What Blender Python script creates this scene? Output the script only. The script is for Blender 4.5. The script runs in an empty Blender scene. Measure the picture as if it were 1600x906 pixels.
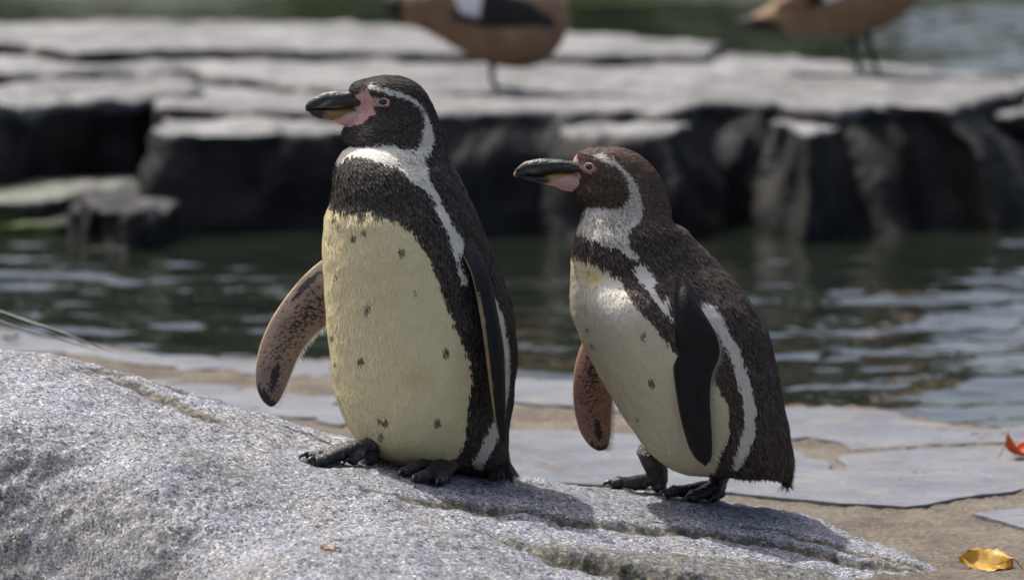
import bpy, math, random
import numpy as np
from mathutils import Vector

random.seed(7)
RNG = np.random.default_rng(11)
scene = bpy.context.scene
COL = scene.collection

# ------------------------------------------------------------------ camera
CAM_D, CAM_H, TH = 8.9, 1.3, math.atan(0.1127)
FPX = 1600 * 200 / 36.0
cam_data = bpy.data.cameras.new('camera')
cam = bpy.data.objects.new('camera', cam_data)
COL.objects.link(cam)
cam.location = (0, -CAM_D, CAM_H)
cam.rotation_euler = (math.pi / 2 - TH, 0, 0)
cam_data.lens = 200
cam_data.sensor_width = 36
cam_data.clip_end = 2000
cam_data.dof.use_dof = True
cam_data.dof.focus_distance = 8.93
cam_data.dof.aperture_fstop = 4.3
scene.camera = cam

# ------------------------------------------------------------------ light
SUN_AZ = math.radians(-49)      # from +Y towards -X : behind the birds, to the left
SUN_EL = math.radians(62)
world = bpy.data.worlds.new('World')
scene.world = world
world.use_nodes = True
nt = world.node_tree
bg = nt.nodes['Background']
sky = nt.nodes.new('ShaderNodeTexSky')
sky.sky_type = 'NISHITA'
sky.sun_disc = False
sky.sun_elevation = SUN_EL
sky.sun_rotation = SUN_AZ
sky.air_density = 0.8
sky.dust_density = 6.0
sky.ozone_density = 1.0
nt.links.new(sky.outputs[0], bg.inputs[0])
bg.inputs[1].default_value = 0.15
sun_data = bpy.data.lights.new('sun', 'SUN')
sun_data.energy = 3.6
sun_data.angle = math.radians(0.6)
sun_data.color = (1.0, 0.97, 0.92)
sun = bpy.data.objects.new('sun', sun_data)
COL.objects.link(sun)
sdir = Vector((math.sin(SUN_AZ) * math.cos(SUN_EL), math.cos(SUN_AZ) * math.cos(SUN_EL), math.sin(SUN_EL)))
sun.rotation_euler = sdir.to_track_quat('Z', 'Y').to_euler()
sun.location = sdir * 20
scene.view_settings.view_transform = 'Standard'
scene.view_settings.look = 'None'
scene.view_settings.gamma = 1
scene.view_settings.exposure = 0.5
scene.render.engine = 'CYCLES'

# ------------------------------------------------------------------ helpers
CF = np.array([0, math.cos(TH), -math.sin(TH)])
CU = np.array([0, math.sin(TH), math.cos(TH)])
CX = np.array([1.0, 0, 0])
CP = np.array([0, -CAM_D, CAM_H])

def project(P):
    v = np.asarray(P, float) - CP
    w = v @ CF
    return 800 + FPX * (v @ CX) / w, 453 - FPX * (v @ CU) / w

def ray(px, py):
    return CF + CX * ((px - 800) / FPX) + CU * ((453 - py) / FPX)

def W(px, py, Y=0.0):
    r = ray(px, py)
    return CP + r * ((Y + CAM_D) / r[1])

def onz(px, py, z):
    r = ray(px, py)
    return CP + r * ((z - CAM_H) / r[2])

def pchip(t, y, tq):
    t = np.asarray(t, float); y = np.asarray(y, float); tq = np.asarray(tq, float)
    h = np.diff(t)
    d = np.diff(y) / h
    m = np.zeros_like(y)
    m[0], m[-1] = d[0], d[-1]
    for i in range(1, len(y) - 1):
        if d[i - 1] * d[i] > 0:
            w1, w2 = 2 * h[i] + h[i - 1], h[i] + 2 * h[i - 1]
            m[i] = (w1 + w2) / (w1 / d[i - 1] + w2 / d[i])
    k = np.clip(np.searchsorted(t, tq, 'right') - 1, 0, len(h) - 1)
    s = (tq - t[k]) / h[k]
    s2, s3 = s * s, s * s * s
    return (2*s3 - 3*s2 + 1) * y[k] + (s3 - 2*s2 + s) * h[k] * m[k] + (-2*s3 + 3*s2) * y[k+1] + (s3 - s2) * h[k] * m[k+1]

def catmull(pts, n):
    pts = np.asarray(pts, float)
    t = np.concatenate([[0], np.cumsum(np.linalg.norm(np.diff(pts, axis=0), axis=1) + 1e-9)])
    m = np.gradient(pts, t, axis=0)
    tq = np.linspace(0, t[-1], n)
    k = np.clip(np.searchsorted(t, tq, 'right') - 1, 0, len(t) - 2)
    h = (t[k + 1] - t[k])
    s = ((tq - t[k]) / h)[:, None]
    h = h[:, None]
    return (2*s**3 - 3*s**2 + 1)*pts[k] + (s**3 - 2*s**2 + s)*h*m[k] + (-2*s**3 + 3*s**2)*pts[k+1] + (s**3 - s**2)*h*m[k+1]

_perm = np.random.default_rng(3).permutation(256)
_perm = np.concatenate([_perm, _perm, _perm])
_grad = np.random.default_rng(5).normal(size=(256, 3))
_grad /= np.linalg.norm(_grad, axis=1)[:, None]

def pnoise(P, scale=1.0, seed=0.0):
    P = np.asarray(P, float) * scale + seed * 17.31
    I = np.floor(P).astype(int)
    f = P - I
    u = f * f * f * (f * (f * 6 - 15) + 10)
    I = I & 255
    out = 0
    for dx in (0, 1):
        for dy in (0, 1):
            for dz in (0, 1):
                g = _grad[_perm[_perm[_perm[(I[:, 0] + dx) & 255] + ((I[:, 1] + dy) & 255)] + ((I[:, 2] + dz) & 255)]]
                w = (u[:, 0] if dx else 1 - u[:, 0]) * (u[:, 1] if dy else 1 - u[:, 1]) * (u[:, 2] if dz else 1 - u[:, 2])
                out = out + w * ((f[:, 0] - dx) * g[:, 0] + (f[:, 1] - dy) * g[:, 1] + (f[:, 2] - dz) * g[:, 2])
    return out * 1.5

def fbm(P, scale, octv=4, seed=0.0, gain=0.5):
    o, a = 0, 1.0
    for i in range(octv):
        o = o + a * pnoise(P, scale * 2 ** i, seed + i)
        a *= gain
    return o

def inpoly(x, y, poly):
    poly = np.asarray(poly, float)
    ins = np.zeros(x.shape, bool)
    n = len(poly)
    for i in range(n):
        x1, y1 = poly[i]; x2, y2 = poly[(i + 1) % n]
        if y1 == y2: continue
        c = ((y1 > y) != (y2 > y)) & (x < (x2 - x1) * (y - y1) / (y2 - y1) + x1)
        ins ^= c
    return ins

def polydist(x, y, line):
    line = np.asarray(line, float)
    best = np.full(x.shape, 1e9)
    for i in range(len(line) - 1):
        a, b = line[i], line[i + 1]
        d = b - a
        t = np.clip(((x - a[0]) * d[0] + (y - a[1]) * d[1]) / (d @ d), 0, 1)
        best = np.minimum(best, np.hypot(x - a[0] - t * d[0], y - a[1] - t * d[1]))
    return best

def new_mesh(name, V, F, colors=None, smooth=True, extra=None, normals=None):
    """V (n,3); F (m,3|4) array or list of arrays"""
    me = bpy.data.meshes.new(name)
    V = np.asarray(V, np.float32)
    Fs = F if (isinstance(F, list) and not isinstance(F[0], tuple)) else [np.array(F)]
    Fs = [np.asarray(f, np.int32) for f in Fs if len(f)]
    nl = sum(f.size for f in Fs); npoly = sum(len(f) for f in Fs)
    me.vertices.add(len(V)); me.vertices.foreach_set('co', V.ravel())
    me.loops.add(nl); me.polygons.add(npoly)
    me.loops.foreach_set('vertex_index', np.concatenate([f.ravel() for f in Fs]))
    tot = np.concatenate([np.full(len(f), f.shape[1], np.int32) for f in Fs])
    st = np.concatenate([[0], np.cumsum(tot)[:-1]]).astype(np.int32)
    me.polygons.foreach_set('loop_start', st)
    me.polygons.foreach_set('use_smooth', np.full(npoly, smooth))
    me.update(calc_edges=True)
    if colors is not None:
        a = me.color_attributes.new('col', 'FLOAT_COLOR', 'POINT')
        c = np.ones((len(V), 4), np.float32); c[:, :3] = colors
        a.data.foreach_set('color', c.ravel())
    if extra is not None:
        for k, v in extra.items():
            a = me.attributes.new(k, 'FLOAT', 'POINT')
            a.data.foreach_set('value', np.asarray(v, np.float32))
    if normals is not None:
        me.normals_split_custom_set_from_vertices(np.asarray(normals, np.float32).tolist())
    return me

def add(name, me, mat=None, parent=None, label=None, cat=None, group=None, kind=None):
    o = bpy.data.objects.new(name, me)
    COL.objects.link(o)
    if mat is not None and me is not None: me.materials.append(mat)
    if parent is not None:
        o.parent = parent
        o.matrix_parent_inverse = PINV.get(parent.name, parent.matrix_world.inverted())
    if label: o['label'] = label
    if cat: o['category'] = cat
    if group: o['group'] = group
    if kind: o['kind'] = kind
    return o

PINV = {}
def empty(name, loc, label, cat, group=None):
    o = bpy.data.objects.new(name, None)
    COL.objects.link(o)
    o.location = loc
    o.empty_display_size = 0.05
    from mathutils import Matrix
    PINV[o.name] = Matrix.Translation(Vector(loc)).inverted()
    o['label'] = label; o['category'] = cat
    if group: o['group'] = group
    return o

def grid_faces(nr, nc, wrap=False, flip=False):
    r = np.arange(nr - 1)[:, None]
    c = np.arange(nc if wrap else nc - 1)[None, :]
    c2 = (c + 1) % nc
    f = np.stack([r * nc + c, r * nc + c2, (r + 1) * nc + c2, (r + 1) * nc + c], -1).reshape(-1, 4)
    return f[:, ::-1] if flip else f

def tube(path, radii, nseg=14, n=24, squash=1.0):
    """closed tapered tube along path -> V, [F4, F3]"""
    path = catmull(path, n)
    rr = np.interp(np.linspace(0, 1, n), np.linspace(0, 1, len(radii)), radii)
    tan = np.gradient(path, axis=0); tan /= np.linalg.norm(tan, axis=1)[:, None]
    up = np.array([0.03, 0.02, 1.0]); up /= np.linalg.norm(up)
    V = []
    for i in range(n):
        s = np.cross(tan[i], up)
        if np.linalg.norm(s) < 1e-3: s = np.cross(tan[i], [1, 0, 0])
        s /= np.linalg.norm(s); u = np.cross(s, tan[i])
        for j in range(nseg):
            a = 2 * math.pi * j / nseg
            V.append(path[i] + rr[i] * (math.cos(a) * s + squash * math.sin(a) * u))
    V.append(path[0] - tan[0] * rr[0] * .6); V.append(path[-1] + tan[-1] * rr[-1] * .6)
    F4 = grid_faces(n, nseg, True, True)
    b = n * nseg
    j = np.arange(nseg); j2 = (j + 1) % nseg
    F3 = np.concatenate([np.stack([np.full(nseg, b), j, j2], -1),
                         np.stack([np.full(nseg, b + 1), (n - 1) * nseg + j2, (n - 1) * nseg + j], -1)])
    return np.array(V), F4, F3

class MB:
    def __init__(self): self.V = []; self.F4 = []; self.F3 = []; self.n = 0
    def put(self, V, F4=None, F3=None):
        self.V.append(np.asarray(V, float))
        if F4 is not None and len(F4): self.F4.append(np.asarray(F4) + self.n)
        if F3 is not None and len(F3): self.F3.append(np.asarray(F3) + self.n)
        self.n += len(V)
    def mesh(self, name, **kw):
        F = []
        if self.F4: F.append(np.concatenate(self.F4))
        if self.F3: F.append(np.concatenate(self.F3))
        return new_mesh(name, np.concatenate(self.V), F, **kw)

def remeshed(mb, name, voxel, smooth_it=6):
    me = mb.mesh(name + '_raw')
    o = bpy.data.objects.new(name + '_tmp', me); COL.objects.link(o)
    m = o.modifiers.new('r', 'REMESH'); m.mode = 'VOXEL'; m.voxel_size = voxel; m.use_smooth_shade = True
    s = o.modifiers.new('s', 'SMOOTH'); s.iterations = smooth_it; s.factor = 0.5
    dg = bpy.context.evaluated_depsgraph_get()
    out = bpy.data.meshes.new_from_object(o.evaluated_get(dg))
    out.name = name
    nv = len(out.vertices)
    co = np.zeros(nv * 3, np.float32); out.vertices.foreach_get('co', co); co = co.reshape(-1, 3).astype(float)
    no = np.zeros(nv * 3, np.float32); out.vertices.foreach_get('normal', no); no = no.reshape(-1, 3)
    co += no * (  .0007 * fbm(co, 70, 2, 3) + .0005 * fbm(co, 190, 2, 5))[:, None]
    out.vertices.foreach_set('co', co.astype(np.float32).ravel()); out.update()
    bpy.data.objects.remove(o); bpy.data.meshes.remove(me)
    return out

# ------------------------------------------------------------------ materials
class Mat:
    def __init__(self, name):
        self.m = bpy.data.materials.new(name); self.m.use_nodes = True
        self.t = self.m.node_tree; self.n = self.t.nodes; self.b = self.n['Principled BSDF']
        self.out = self.n['Material Output']
    def node(self, typ, **kw):
        x = self.n.new(typ)
        for k, v in kw.items():
            if k in x.inputs: x.inputs[k].default_value = v
            else: setattr(x, k, v)
        return x
    def link(self, a, b): self.t.links.new(a, b); return self
    def coord(self, scale=(1, 1, 1)):
        tc = self.node('ShaderNodeTexCoord'); mp = self.node('ShaderNodeMapping')
        mp.inputs['Scale'].default_value = scale
        self.link(tc.outputs['Object'], mp.inputs[0]); return mp.outputs[0]
    def noise(self, vec, scale, detail=4, rough=0.55, dist=0.0):
        x = self.node('ShaderNodeTexNoise'); x.inputs['Scale'].default_value = scale
        x.inputs['Detail'].default_value = detail; x.inputs['Roughness'].default_value = rough
        x.inputs['Distortion'].default_value = dist
        self.link(vec, x.inputs['Vector']); return x.outputs['Fac']
    def vor(self, vec, scale, feat='F1', out='Distance'):
        x = self.node('ShaderNodeTexVoronoi'); x.feature = feat; x.inputs['Scale'].default_value = scale
        self.link(vec, x.inputs['Vector']); return x.outputs[out]
    def ramp(self, fac, stops, interp='LINEAR'):
        x = self.node('ShaderNodeValToRGB'); x.color_ramp.interpolation = interp
        e = x.color_ramp.elements
        while len(e) < len(stops): e.new(0.5)
        for i, (p, c) in enumerate(stops):
            e[i].position = p
            e[i].color = (*c, 1) if isinstance(c, tuple) else (c, c, c, 1)
        self.link(fac, x.inputs[0]); return x.outputs[0]
    def mix(self, fac, a, b, blend='MIX'):
        x = self.node('ShaderNodeMix'); x.data_type = 'RGBA'; x.blend_type = blend
        for s, v in ((0, fac), (6, a), (7, b)):
            if isinstance(v, (int, float)): x.inputs[s].default_value = v
            elif isinstance(v, tuple): x.inputs[s].default_value = (*v, 1)
            else: self.link(v, x.inputs[s])
        return x.outputs[2]
    def math(self, op, a, b=None):
        x = self.node('ShaderNodeMath'); x.operation = op
        for i, v in enumerate((a, b)):
            if v is None: continue
            if isinstance(v, (int, float)): x.inputs[i].default_value = v
            else: self.link(v, x.inputs[i])
        return x.outputs[0]
    def attr(self, name, out='Fac'):
        x = self.node('ShaderNodeAttribute'); x.attribute_name = name; return x.outputs[out]
    def bump(self, h, strength=0.3, dist=0.002, prev=None):
        x = self.node('ShaderNodeBump'); x.inputs['Strength'].default_value = strength; x.inputs['Distance'].default_value = dist
        self.link(h, x.inputs['Height'])
        if prev is not None: self.link(prev, x.inputs['Normal'])
        return x.outputs[0]
    def done(self, color=None, rough=None, normal=None, **kw):
        if color is not None:
            if isinstance(color, tuple): self.b.inputs['Base Color'].default_value = (*color, 1)
            else: self.link(color, self.b.inputs['Base Color'])
        if rough is not None:
            if isinstance(rough, (int, float)): self.b.inputs['Roughness'].default_value = rough
            else: self.link(rough, self.b.inputs['Roughness'])
        if normal is not None: self.link(normal, self.b.inputs['Normal'])
        for k, v in kw.items(): self.b.inputs[k.replace('_', ' ')].default_value = v
        return self.m

def granite():
    m = Mat('granite')
    v = m.coord()
    big = m.noise(v, 3.0, 5, 0.6)
    mid = m.noise(v, 26, 5, 0.65)
    fine = m.noise(v, 150, 4, 0.7)
    cry = m.vor(v, 300, 'F1', 'Color')
    sep = m.node('ShaderNodeSeparateColor'); m.link(cry, sep.inputs[0])
    c = m.ramp(sep.outputs[0], [(0.0, (.025, .025, .028)), (.14, (.08, .08, .086)), (.3, (.16, .16, .168)), (.7, (.215, .215, .222)), (.88, (.29, .283, .26)), (1.0, (.48, .47, .44))])
    f = m.ramp(fine, [(.32, .55), (.5, 1.0), (.68, 1.3)])
    c = m.mix(1.0, c, f, 'MULTIPLY')
    g = m.ramp(m.math('ADD', m.math('MULTIPLY', big, .55), m.math('MULTIPLY', mid, .45)), [(.36, .7), (.5, 1.0), (.62, 1.2)])
    c = m.mix(1.0, c, g, 'MULTIPLY')
    tint = m.ramp(m.noise(v, 9, 4, .6), [(.42, (1, 1, 1.02)), (.62, (1.0, .94, .8))])
    c = m.mix(.55, c, m.mix(1.0, c, tint, 'MULTIPLY'))
    c = m.mix(1.0, c, (.93, .97, 1.07), 'MULTIPLY')
    pit = m.ramp(m.noise(v, 170, 3, .7), [(.60, 0.0), (.67, .85)])
    c = m.mix(pit, c, (.022, .022, .024))
    # lichen / moss along the cracks and on the rough face
    moss = m.attr('moss')
    mn = m.noise(v, 95, 4, .7)
    mc = m.ramp(mn, [(.38, (.012, .012, .009)), (.5, (.045, .04, .025)), (.58, (.12, .1, .055)), (.7, (.3, .27, .17))])
    mf = m.ramp(m.math('ADD', moss, m.math('MULTIPLY', m.math('SUBTRACT', m.noise(v, 60, 4, .6), .5), .9)), [(.3, 0.0), (.75, 1.0)])
    c = m.mix(m.math('MULTIPLY', mf, .9), c, mc)
    n1 = m.bump(fine, .55, .003)
    n2 = m.bump(sep.outputs[0], .2, .001, n1)
    n3 = m.bump(m.noise(v, 420, 2, .6), .4, .001, n2)
    return m.done(c, .78, n3, Specular_IOR_Level=.35)

def slabstone():
    m = Mat('flagstone')
    v = m.coord()
    oi = m.node('ShaderNodeObjectInfo')
    big = m.noise(v, 4, 5, .6); fine = m.noise(v, 90, 5, .7)
    c = m.ramp(big, [(.3, (.075, .080, .092)), (.5, (.105, .111, .126)), (.7, (.142, .146, .156))])
    c = m.mix(1.0, c, m.ramp(fine, [(.3, .7), (.5, 1.0), (.7, 1.2)]), 'MULTIPLY')
    c = m.mix(1.0, c, m.ramp(m.noise(m.coord((1, 4, 1)), 16, 6, .7), [(.35, .72), (.5, 1.0), (.65, 1.22)]), 'MULTIPLY')
    c = m.mix(m.ramp(m.noise(v, 120, 3, .7), [(.62, 0.0), (.7, .55)]), c, (.045, .044, .044))
    tan = m.ramp(m.noise(v, 7, 5, .65), [(.54, 0.0), (.7, .5)])
    c = m.mix(tan, c, (.22, .19, .15))
    sp = m.ramp(m.noise(v, 55, 3, .6), [(.68, 0.0), (.73, .6)])
    c = m.mix(sp, c, (.34, .34, .34))
    n = m.bump(fine, .5, .003)
    n = m.bump(m.noise(m.coord((1, 3, 1)), 14, 4, .6), .5, .008, n)
    return m.done(c, .6, n, Specular_IOR_Level=.4)

def sandmat():
    m = Mat('sandy_mortar')
    v = m.coord()
    fine = m.noise(v, 110, 5, .75); big = m.noise(v, 6, 4, .6)
    c = m.ramp(big, [(.35, (.098, .080, .063)), (.55, (.138, .116, .091)), (.7, (.18, .155, .126))])
    c = m.mix(1.0, c, m.ramp(fine, [(.32, .45), (.5, 1.0), (.68, 1.25)]), 'MULTIPLY')
    sep = m.node('ShaderNodeSeparateColor'); m.link(m.vor(v, 260, 'F1', 'Color'), sep.inputs[0])
    c = m.mix(m.ramp(sep.outputs[0], [(.9, 0.0), (.98, .35)]), c, (.36, .33, .29))
    n = m.bump(fine, .9, .006)
    n = m.bump(m.noise(v, 30, 4, .6), .6, .012, n)
    return m.done(c, .9, n, Specular_IOR_Level=.2)

def ledgemat(name, moss=False, dark=1.0):
    m = Mat(name)
    v = m.coord()
    geo = m.node('ShaderNodeNewGeometry')
    sx = m.node('ShaderNodeSeparateXYZ'); m.link(geo.outputs['Position'], sx.inputs[0])
    big = m.noise(v, 2.6, 5, .6); mid = m.noise(v, 11, 5, .65)
    c = m.ramp(mid, [(.3, (.082, .08, .077)), (.5, (.150, .149, .146)), (.68, (.235, .233, .226))])
    c = m.mix(1.0, c, m.ramp(big, [(.35, .7 * dark), (.6, 1.15 * dark)]), 'MULTIPLY')
    c = m.mix(1.0, c, m.ramp(m.noise(m.coord((.35, 1.6, 1)), 5, 5, .65), [(.35, .62), (.5, 1.0), (.65, 1.15)]), 'MULTIPLY')
    # near-black sides below the pale tops
    mr = m.node('ShaderNodeMapRange'); mr.inputs[1].default_value = -.2; mr.inputs[2].default_value = .13
    m.link(m.math('ADD', sx.outputs[2], m.math('MULTIPLY', m.math('SUBTRACT', mid, .5), .16)), mr.inputs[0])
    paleness = m.attr('paleness')
    wf = m.ramp(m.math('ADD', paleness, m.math('MULTIPLY', m.math('SUBTRACT', mid, .5), .8)), [(.25, .97), (.6, 0.0)])
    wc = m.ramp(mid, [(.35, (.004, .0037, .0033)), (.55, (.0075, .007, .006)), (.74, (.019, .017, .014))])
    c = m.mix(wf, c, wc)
    if moss:
        mo = m.ramp(m.noise(v, 5, 4, .6), [(.42, 0.0), (.55, .9)])
        c = m.mix(m.math('MULTIPLY', mo, m.ramp(mr.outputs[0], [(.05, 1.0), (.35, 0.0)])), c, (.09, .12, .03))
    n = m.bump(mid, .8, .03)
    n = m.bump(m.noise(v, 40, 4, .6), .6, .01, n)
    return m.done(c, .68, n, Specular_IOR_Level=.3)

def plumage_mat(name, rough=.62, bumpy=False):
    m = Mat(name)
    c = m.attr('col', 'Color')
    v = m.coord()
    n = m.bump(m.noise(v, 500, 2, .5), .25, .0008)
    return m.done(c, rough, n, Specular_IOR_Level=.22)

def skinmat(name, rough, scale, strength, spec=.5):
    m = Mat(name)
    c = m.attr('col', 'Color')
    v = m.coord()
    n = m.bump(m.vor(v, scale, 'F1', 'Distance'), strength, .0012)
    n = m.bump(m.noise(v, scale * .35, 3, .6), strength, .002, n)
    return m.done(c, rough, n, Specular_IOR_Level=spec)

def footmat():
    m = Mat('foot_skin')
    v = m.coord()
    big = m.noise(v, 45, 4, .6); fine = m.noise(v, 260, 3, .6)
    c = m.ramp(big, [(.4, (.016, .015, .016)), (.58, (.034, .031, .031)), (.70, (.11, .065, .06))])
    c = m.mix(1.0, c, m.ramp(fine, [(.35, .6), (.65, 1.4)]), 'MULTIPLY')
    n = m.bump(m.vor(v, 330), .7, .0016)
    n = m.bump(m.noise(m.coord((1, 1, 1)), 90, 3, .6), .5, .003, n)
    return m.done(c, .5, n, Specular_IOR_Level=.5)

def watermat():
    m = Mat('pond_water')
    v = m.coord((1, 1, 1))
    n1 = m.noise(v, 9, 3, .5, .6)
    n = m.bump(n1, .25, .01)
    return m.done((.010, .013, .009), .025, n, IOR=1.33, Specular_IOR_Level=.5)

def plain(name, col, rough=.5, spec=.4, scale=60, var=.35):
    m = Mat(name)
    v = m.coord()
    f = m.noise(v, scale, 4, .6)
    c = m.mix(1.0, tuple(col), m.ramp(f, [(.3, 1 - var), (.7, 1 + var)]), 'MULTIPLY')
    return m.done(c, rough, m.bump(f, .25, .002), Specular_IOR_Level=spec)

M_GRANITE = granite(); M_FLAG = slabstone(); M_SAND = sandmat()
M_LEDGE = ledgemat('ledge_rock'); M_LEDGE_MOSS = ledgemat('mossy_ledge_rock', True)
M_PLUME = plumage_mat('plumage'); M_BODY = plumage_mat('body_skin', .7)
M_BILL = skinmat('bill_horn', .42, 300, .4, .4); M_FLIP = skinmat('flipper_scales', .6, 420, .45, .22)
M_FOOT = footmat(); M_WATER = watermat()
M_CLAW = plain('claw_horn', (.022, .021, .021), .3, .5)
M_EYE = plain('eye_dark', (.012, .008, .006), .06, .6, var=.1)
M_LID = plain('eyelid_skin', (.55, .36, .34), .5, .3)

# ------------------------------------------------------------------ foreground boulder
def tps_fit(P, z):
    n = len(P)
    d = np.linalg.norm(P[:, None] - P[None], axis=2)
    K = np.where(d > 0, d * d * np.log(d + 1e-12), 0) + np.eye(n) * 2e-4
    A = np.zeros((n + 3, n + 3)); A[:n, :n] = K
    A[:n, n] = 1; A[:n, n + 1:] = P; A[n, :n] = 1; A[n + 1:, :n] = P.T
    return np.linalg.solve(A, np.concatenate([z, np.zeros(3)]))

def tps_eval(w, P, Q):
    out = np.zeros(len(Q))
    for i in range(len(P)):
        d = np.linalg.norm(Q - P[i], axis=1)
        out += w[i] * d * d * np.log(d + 1e-12)
    n = len(P)
    return out + w[n] + Q @ w[n + 1:]

crest = [(-140, 508, 9.36), (0, 529, 9.3), (150, 562, 9.28), (300, 612, 9.25), (400, 640, 9.23), (500, 664, 9.2), (620, 696, 9.19), (800, 741, 9.2),
         (950, 757, 9.23), (1100, 772, 9.26), (1250, 799, 9.28), (1350, 836, 9.13), (1450, 872, 8.98), (1510, 890, 8.92), (1600, 925, 8.88)]
knee = {-140: (680, 8.8), 0: (690, 8.75), 200: (748, 8.62), 400: (885, 8.3), 600: (915, 8.2), 800: (915, 8.27), 1000: (915, 8.4), 1200: (920, 8.58), 1400: (920, 8.8), 1600: (960, 8.75)}
face = [(-140, 906, 8.66), (0, 906, 8.63), (200, 906, 8.48), (400, 985, 8.12), (0, 1040, 8.58), (200, 1040, 8.40), (-140, 1040, 8.6)]
CR = np.array([W(x, y, d - CAM_D) for x, y, d in crest])
cp = []
for kx, (ky, kd) in knee.items():
    B = W(kx, ky, kd - CAM_D)
    cy = np.interp(kx, [c[0] for c in crest], [c[1] for c in crest]); cd = np.interp(kx, [c[0] for c in crest], [c[2] for c in crest])
    A = W(kx, cy, cd - CAM_D)
    for f in (0, .2, .45, .75, 1.0) + ((1.35,) if kx > 500 else ()):
        p = A + (B - A) * f
        p[2] += .012 * math.sin(math.pi * min(f, 1))
        cp.append(p)
cp += [W(x, y, d - CAM_D) for x, y, d in face]
cp = np.array(cp)
_tw = tps_fit(cp[:, :2], cp[:, 2])
def rock_base(x, y):
    x = np.atleast_1d(x); y = np.atleast_1d(y)
    z = tps_eval(_tw, cp[:, :2], np.stack([x, np.minimum(y, .75)], -1))
    t = y - np.interp(x, CR[:, 0], CR[:, 1]) + .06
    t = np.clip(t, 0, None)
    e = np.clip(-.74 - y, 0, None); w = np.clip(-.92 - x, 0, None)      # the boulder rounds off into the sand in front and to the left
    return np.maximum(z - 2.6 * t * t - 9 * e * e - 7 * w * w, -.6)

def hit(px, py, f=None):
    """pixel -> point on the boulder (nearest hit from the camera side)"""
    r = ray(px, py); r = r / r[1]
    ds = np.linspace(7.7, 9.6, 381)
    P = CP + ds[:, None] * r
    z = rock_base(P[:, 0], P[:, 1])
    k = np.where(P[:, 2] <= z)[0]
    k = k[0] if len(k) else int(np.argmin(np.abs(P[:, 2] - z)))
    return P[k]

CRACKS = [([(575, 775), (700, 785), (800, 797), (900, 808), (1000, 815), (1100, 824), (1180, 838), (1250, 850), (1350, 872), (1440, 895)], .009, .013, .014),
          ([(1130, 815), (1200, 828), (1290, 848), (1380, 872), (1450, 892)], .005, .010, .008),
          ([(755, 825), (820, 845), (880, 862), (960, 878), (1040, 893), (1120, 906), (1200, 925)], .017, .017, .026),
          ([(135, 578), (200, 596), (260, 618), (300, 643), (345, 660)], .010, .018, .010), ([(150, 574), (300, 616), (420, 650), (520, 676)], .005, .012, .0),
          ([(700, 870), (745, 884)], .003, .006, 0), ([(600, 790), (640, 797)], .003, .005, 0), ([(360, 748), (396, 749)], .003, .006, 0)]
FACE_ZONE = [(-60, 690), (60, 690), (150, 715), (230, 765), (330, 850), (430, 920), (300, 1000), (-60, 1000)]
MOSS_ZONE = [(800, 845), (900, 850), (1000, 855), (1100, 858), (1200, 866), (1300, 885), (1330, 925), (1150, 925), (1040, 897), (900, 868)]

def build_boulder():
    xs = np.arange(-1.2, 0.92, .0038); ys = np.arange(-1.0, .62, .0038)
    X, Y = np.meshgrid(xs, ys)
    x, y = X.ravel(), Y.ravel()
    z = rock_base(x, y)
    P = np.stack([x, y, z], -1)
    warp = np.stack([x + .02 * pnoise(P, 9, 2), y + .02 * pnoise(P, 9, 4)], -1)
    moss = np.zeros(len(x))
    for line, depth, wid, step in CRACKS:
        L = np.array([hit(*p)[:2] for p in line])
        L = catmull(L, 40)
        d = polydist(warp[:, 0], warp[:, 1], L)
        g = np.exp(-(d / wid) ** 2)
        z -= depth * g * (.75 + .6 * pnoise(P, 30, 6))
        if step:      # the stone in front of the crack sits lower
            yl = np.interp(warp[:, 0], L[:, 0], L[:, 1], left=np.nan, right=np.nan)
            fr = np.nan_to_num(1 / (1 + np.exp((warp[:, 1] - yl) / .006)), nan=0)
            ends = np.clip(np.minimum(warp[:, 0] - L[0, 0], L[-1, 0] - warp[:, 0]) / .12, 0, 1)
            fade = np.exp(-np.clip(yl - warp[:, 1], 0, None) / .18)
            z -= step * fr * ends * np.nan_to_num(fade, nan=0)
        moss = np.maximum(moss, np.exp(-(d / (wid * 1.3)) ** 2) * (.85 if depth > .0045 else .5))
    MZ = np.array([hit(*p)[:2] for p in MOSS_ZONE])
    moss = np.maximum(moss, inpoly(warp[:, 0], warp[:, 1], MZ) * .6)
    FZ = np.array([hit(*p)[:2] for p in FACE_ZONE])
    moss = np.maximum(moss, inpoly(warp[:, 0], warp[:, 1], FZ) * .40)
    # steep weathered front face: coarser relief, dirt
    gz = np.gradient(z.reshape(X.shape), .0038, axis=0).ravel()
    steep = np.clip((gz - .45) / .9, 0, 1)
    z += .010 * fbm(P, 5, 3, 1) + .0045 * fbm(P, 24, 3, 2) * (1 + 1.6 * steep) + .0022 * fbm(P, 85, 2, 3) * (1 + 1.2 * steep)
    ridge = 1 - np.abs(pnoise(P * [1, 2.2, 1], 16, 9))
    z -= .010 * np.clip(ridge - .9, 0, 1) / .1 * np.clip(pnoise(P, 3, 5) - .05, 0, .4)
    moss = np.maximum(moss, steep * .42)
    ext = {'moss': moss}
    V = np.stack([x, y, z], -1)
    # mask away what lies under the paving
    me = new_mesh('boulder', V, grid_faces(len(ys), len(xs)), extra=ext)
    add('boulder', me, M_GRANITE, label='smooth speckled grey granite boulder under both penguins, cracked along its lower side', cat='boulder')
    global ROCK_X, ROCK_Y, ROCK_Z
    ROCK_X, ROCK_Y, ROCK_Z = xs, ys, z.reshape(X.shape)
build_boulder()

def rock_z(x, y):
    i = int(np.clip(round((x - ROCK_X[0]) / .0038), 0, len(ROCK_X) - 1)); j = int(np.clip(round((y - ROCK_Y[0]) / .0038), 0, len(ROCK_Y) - 1))
    return ROCK_Z[j, i]

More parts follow.
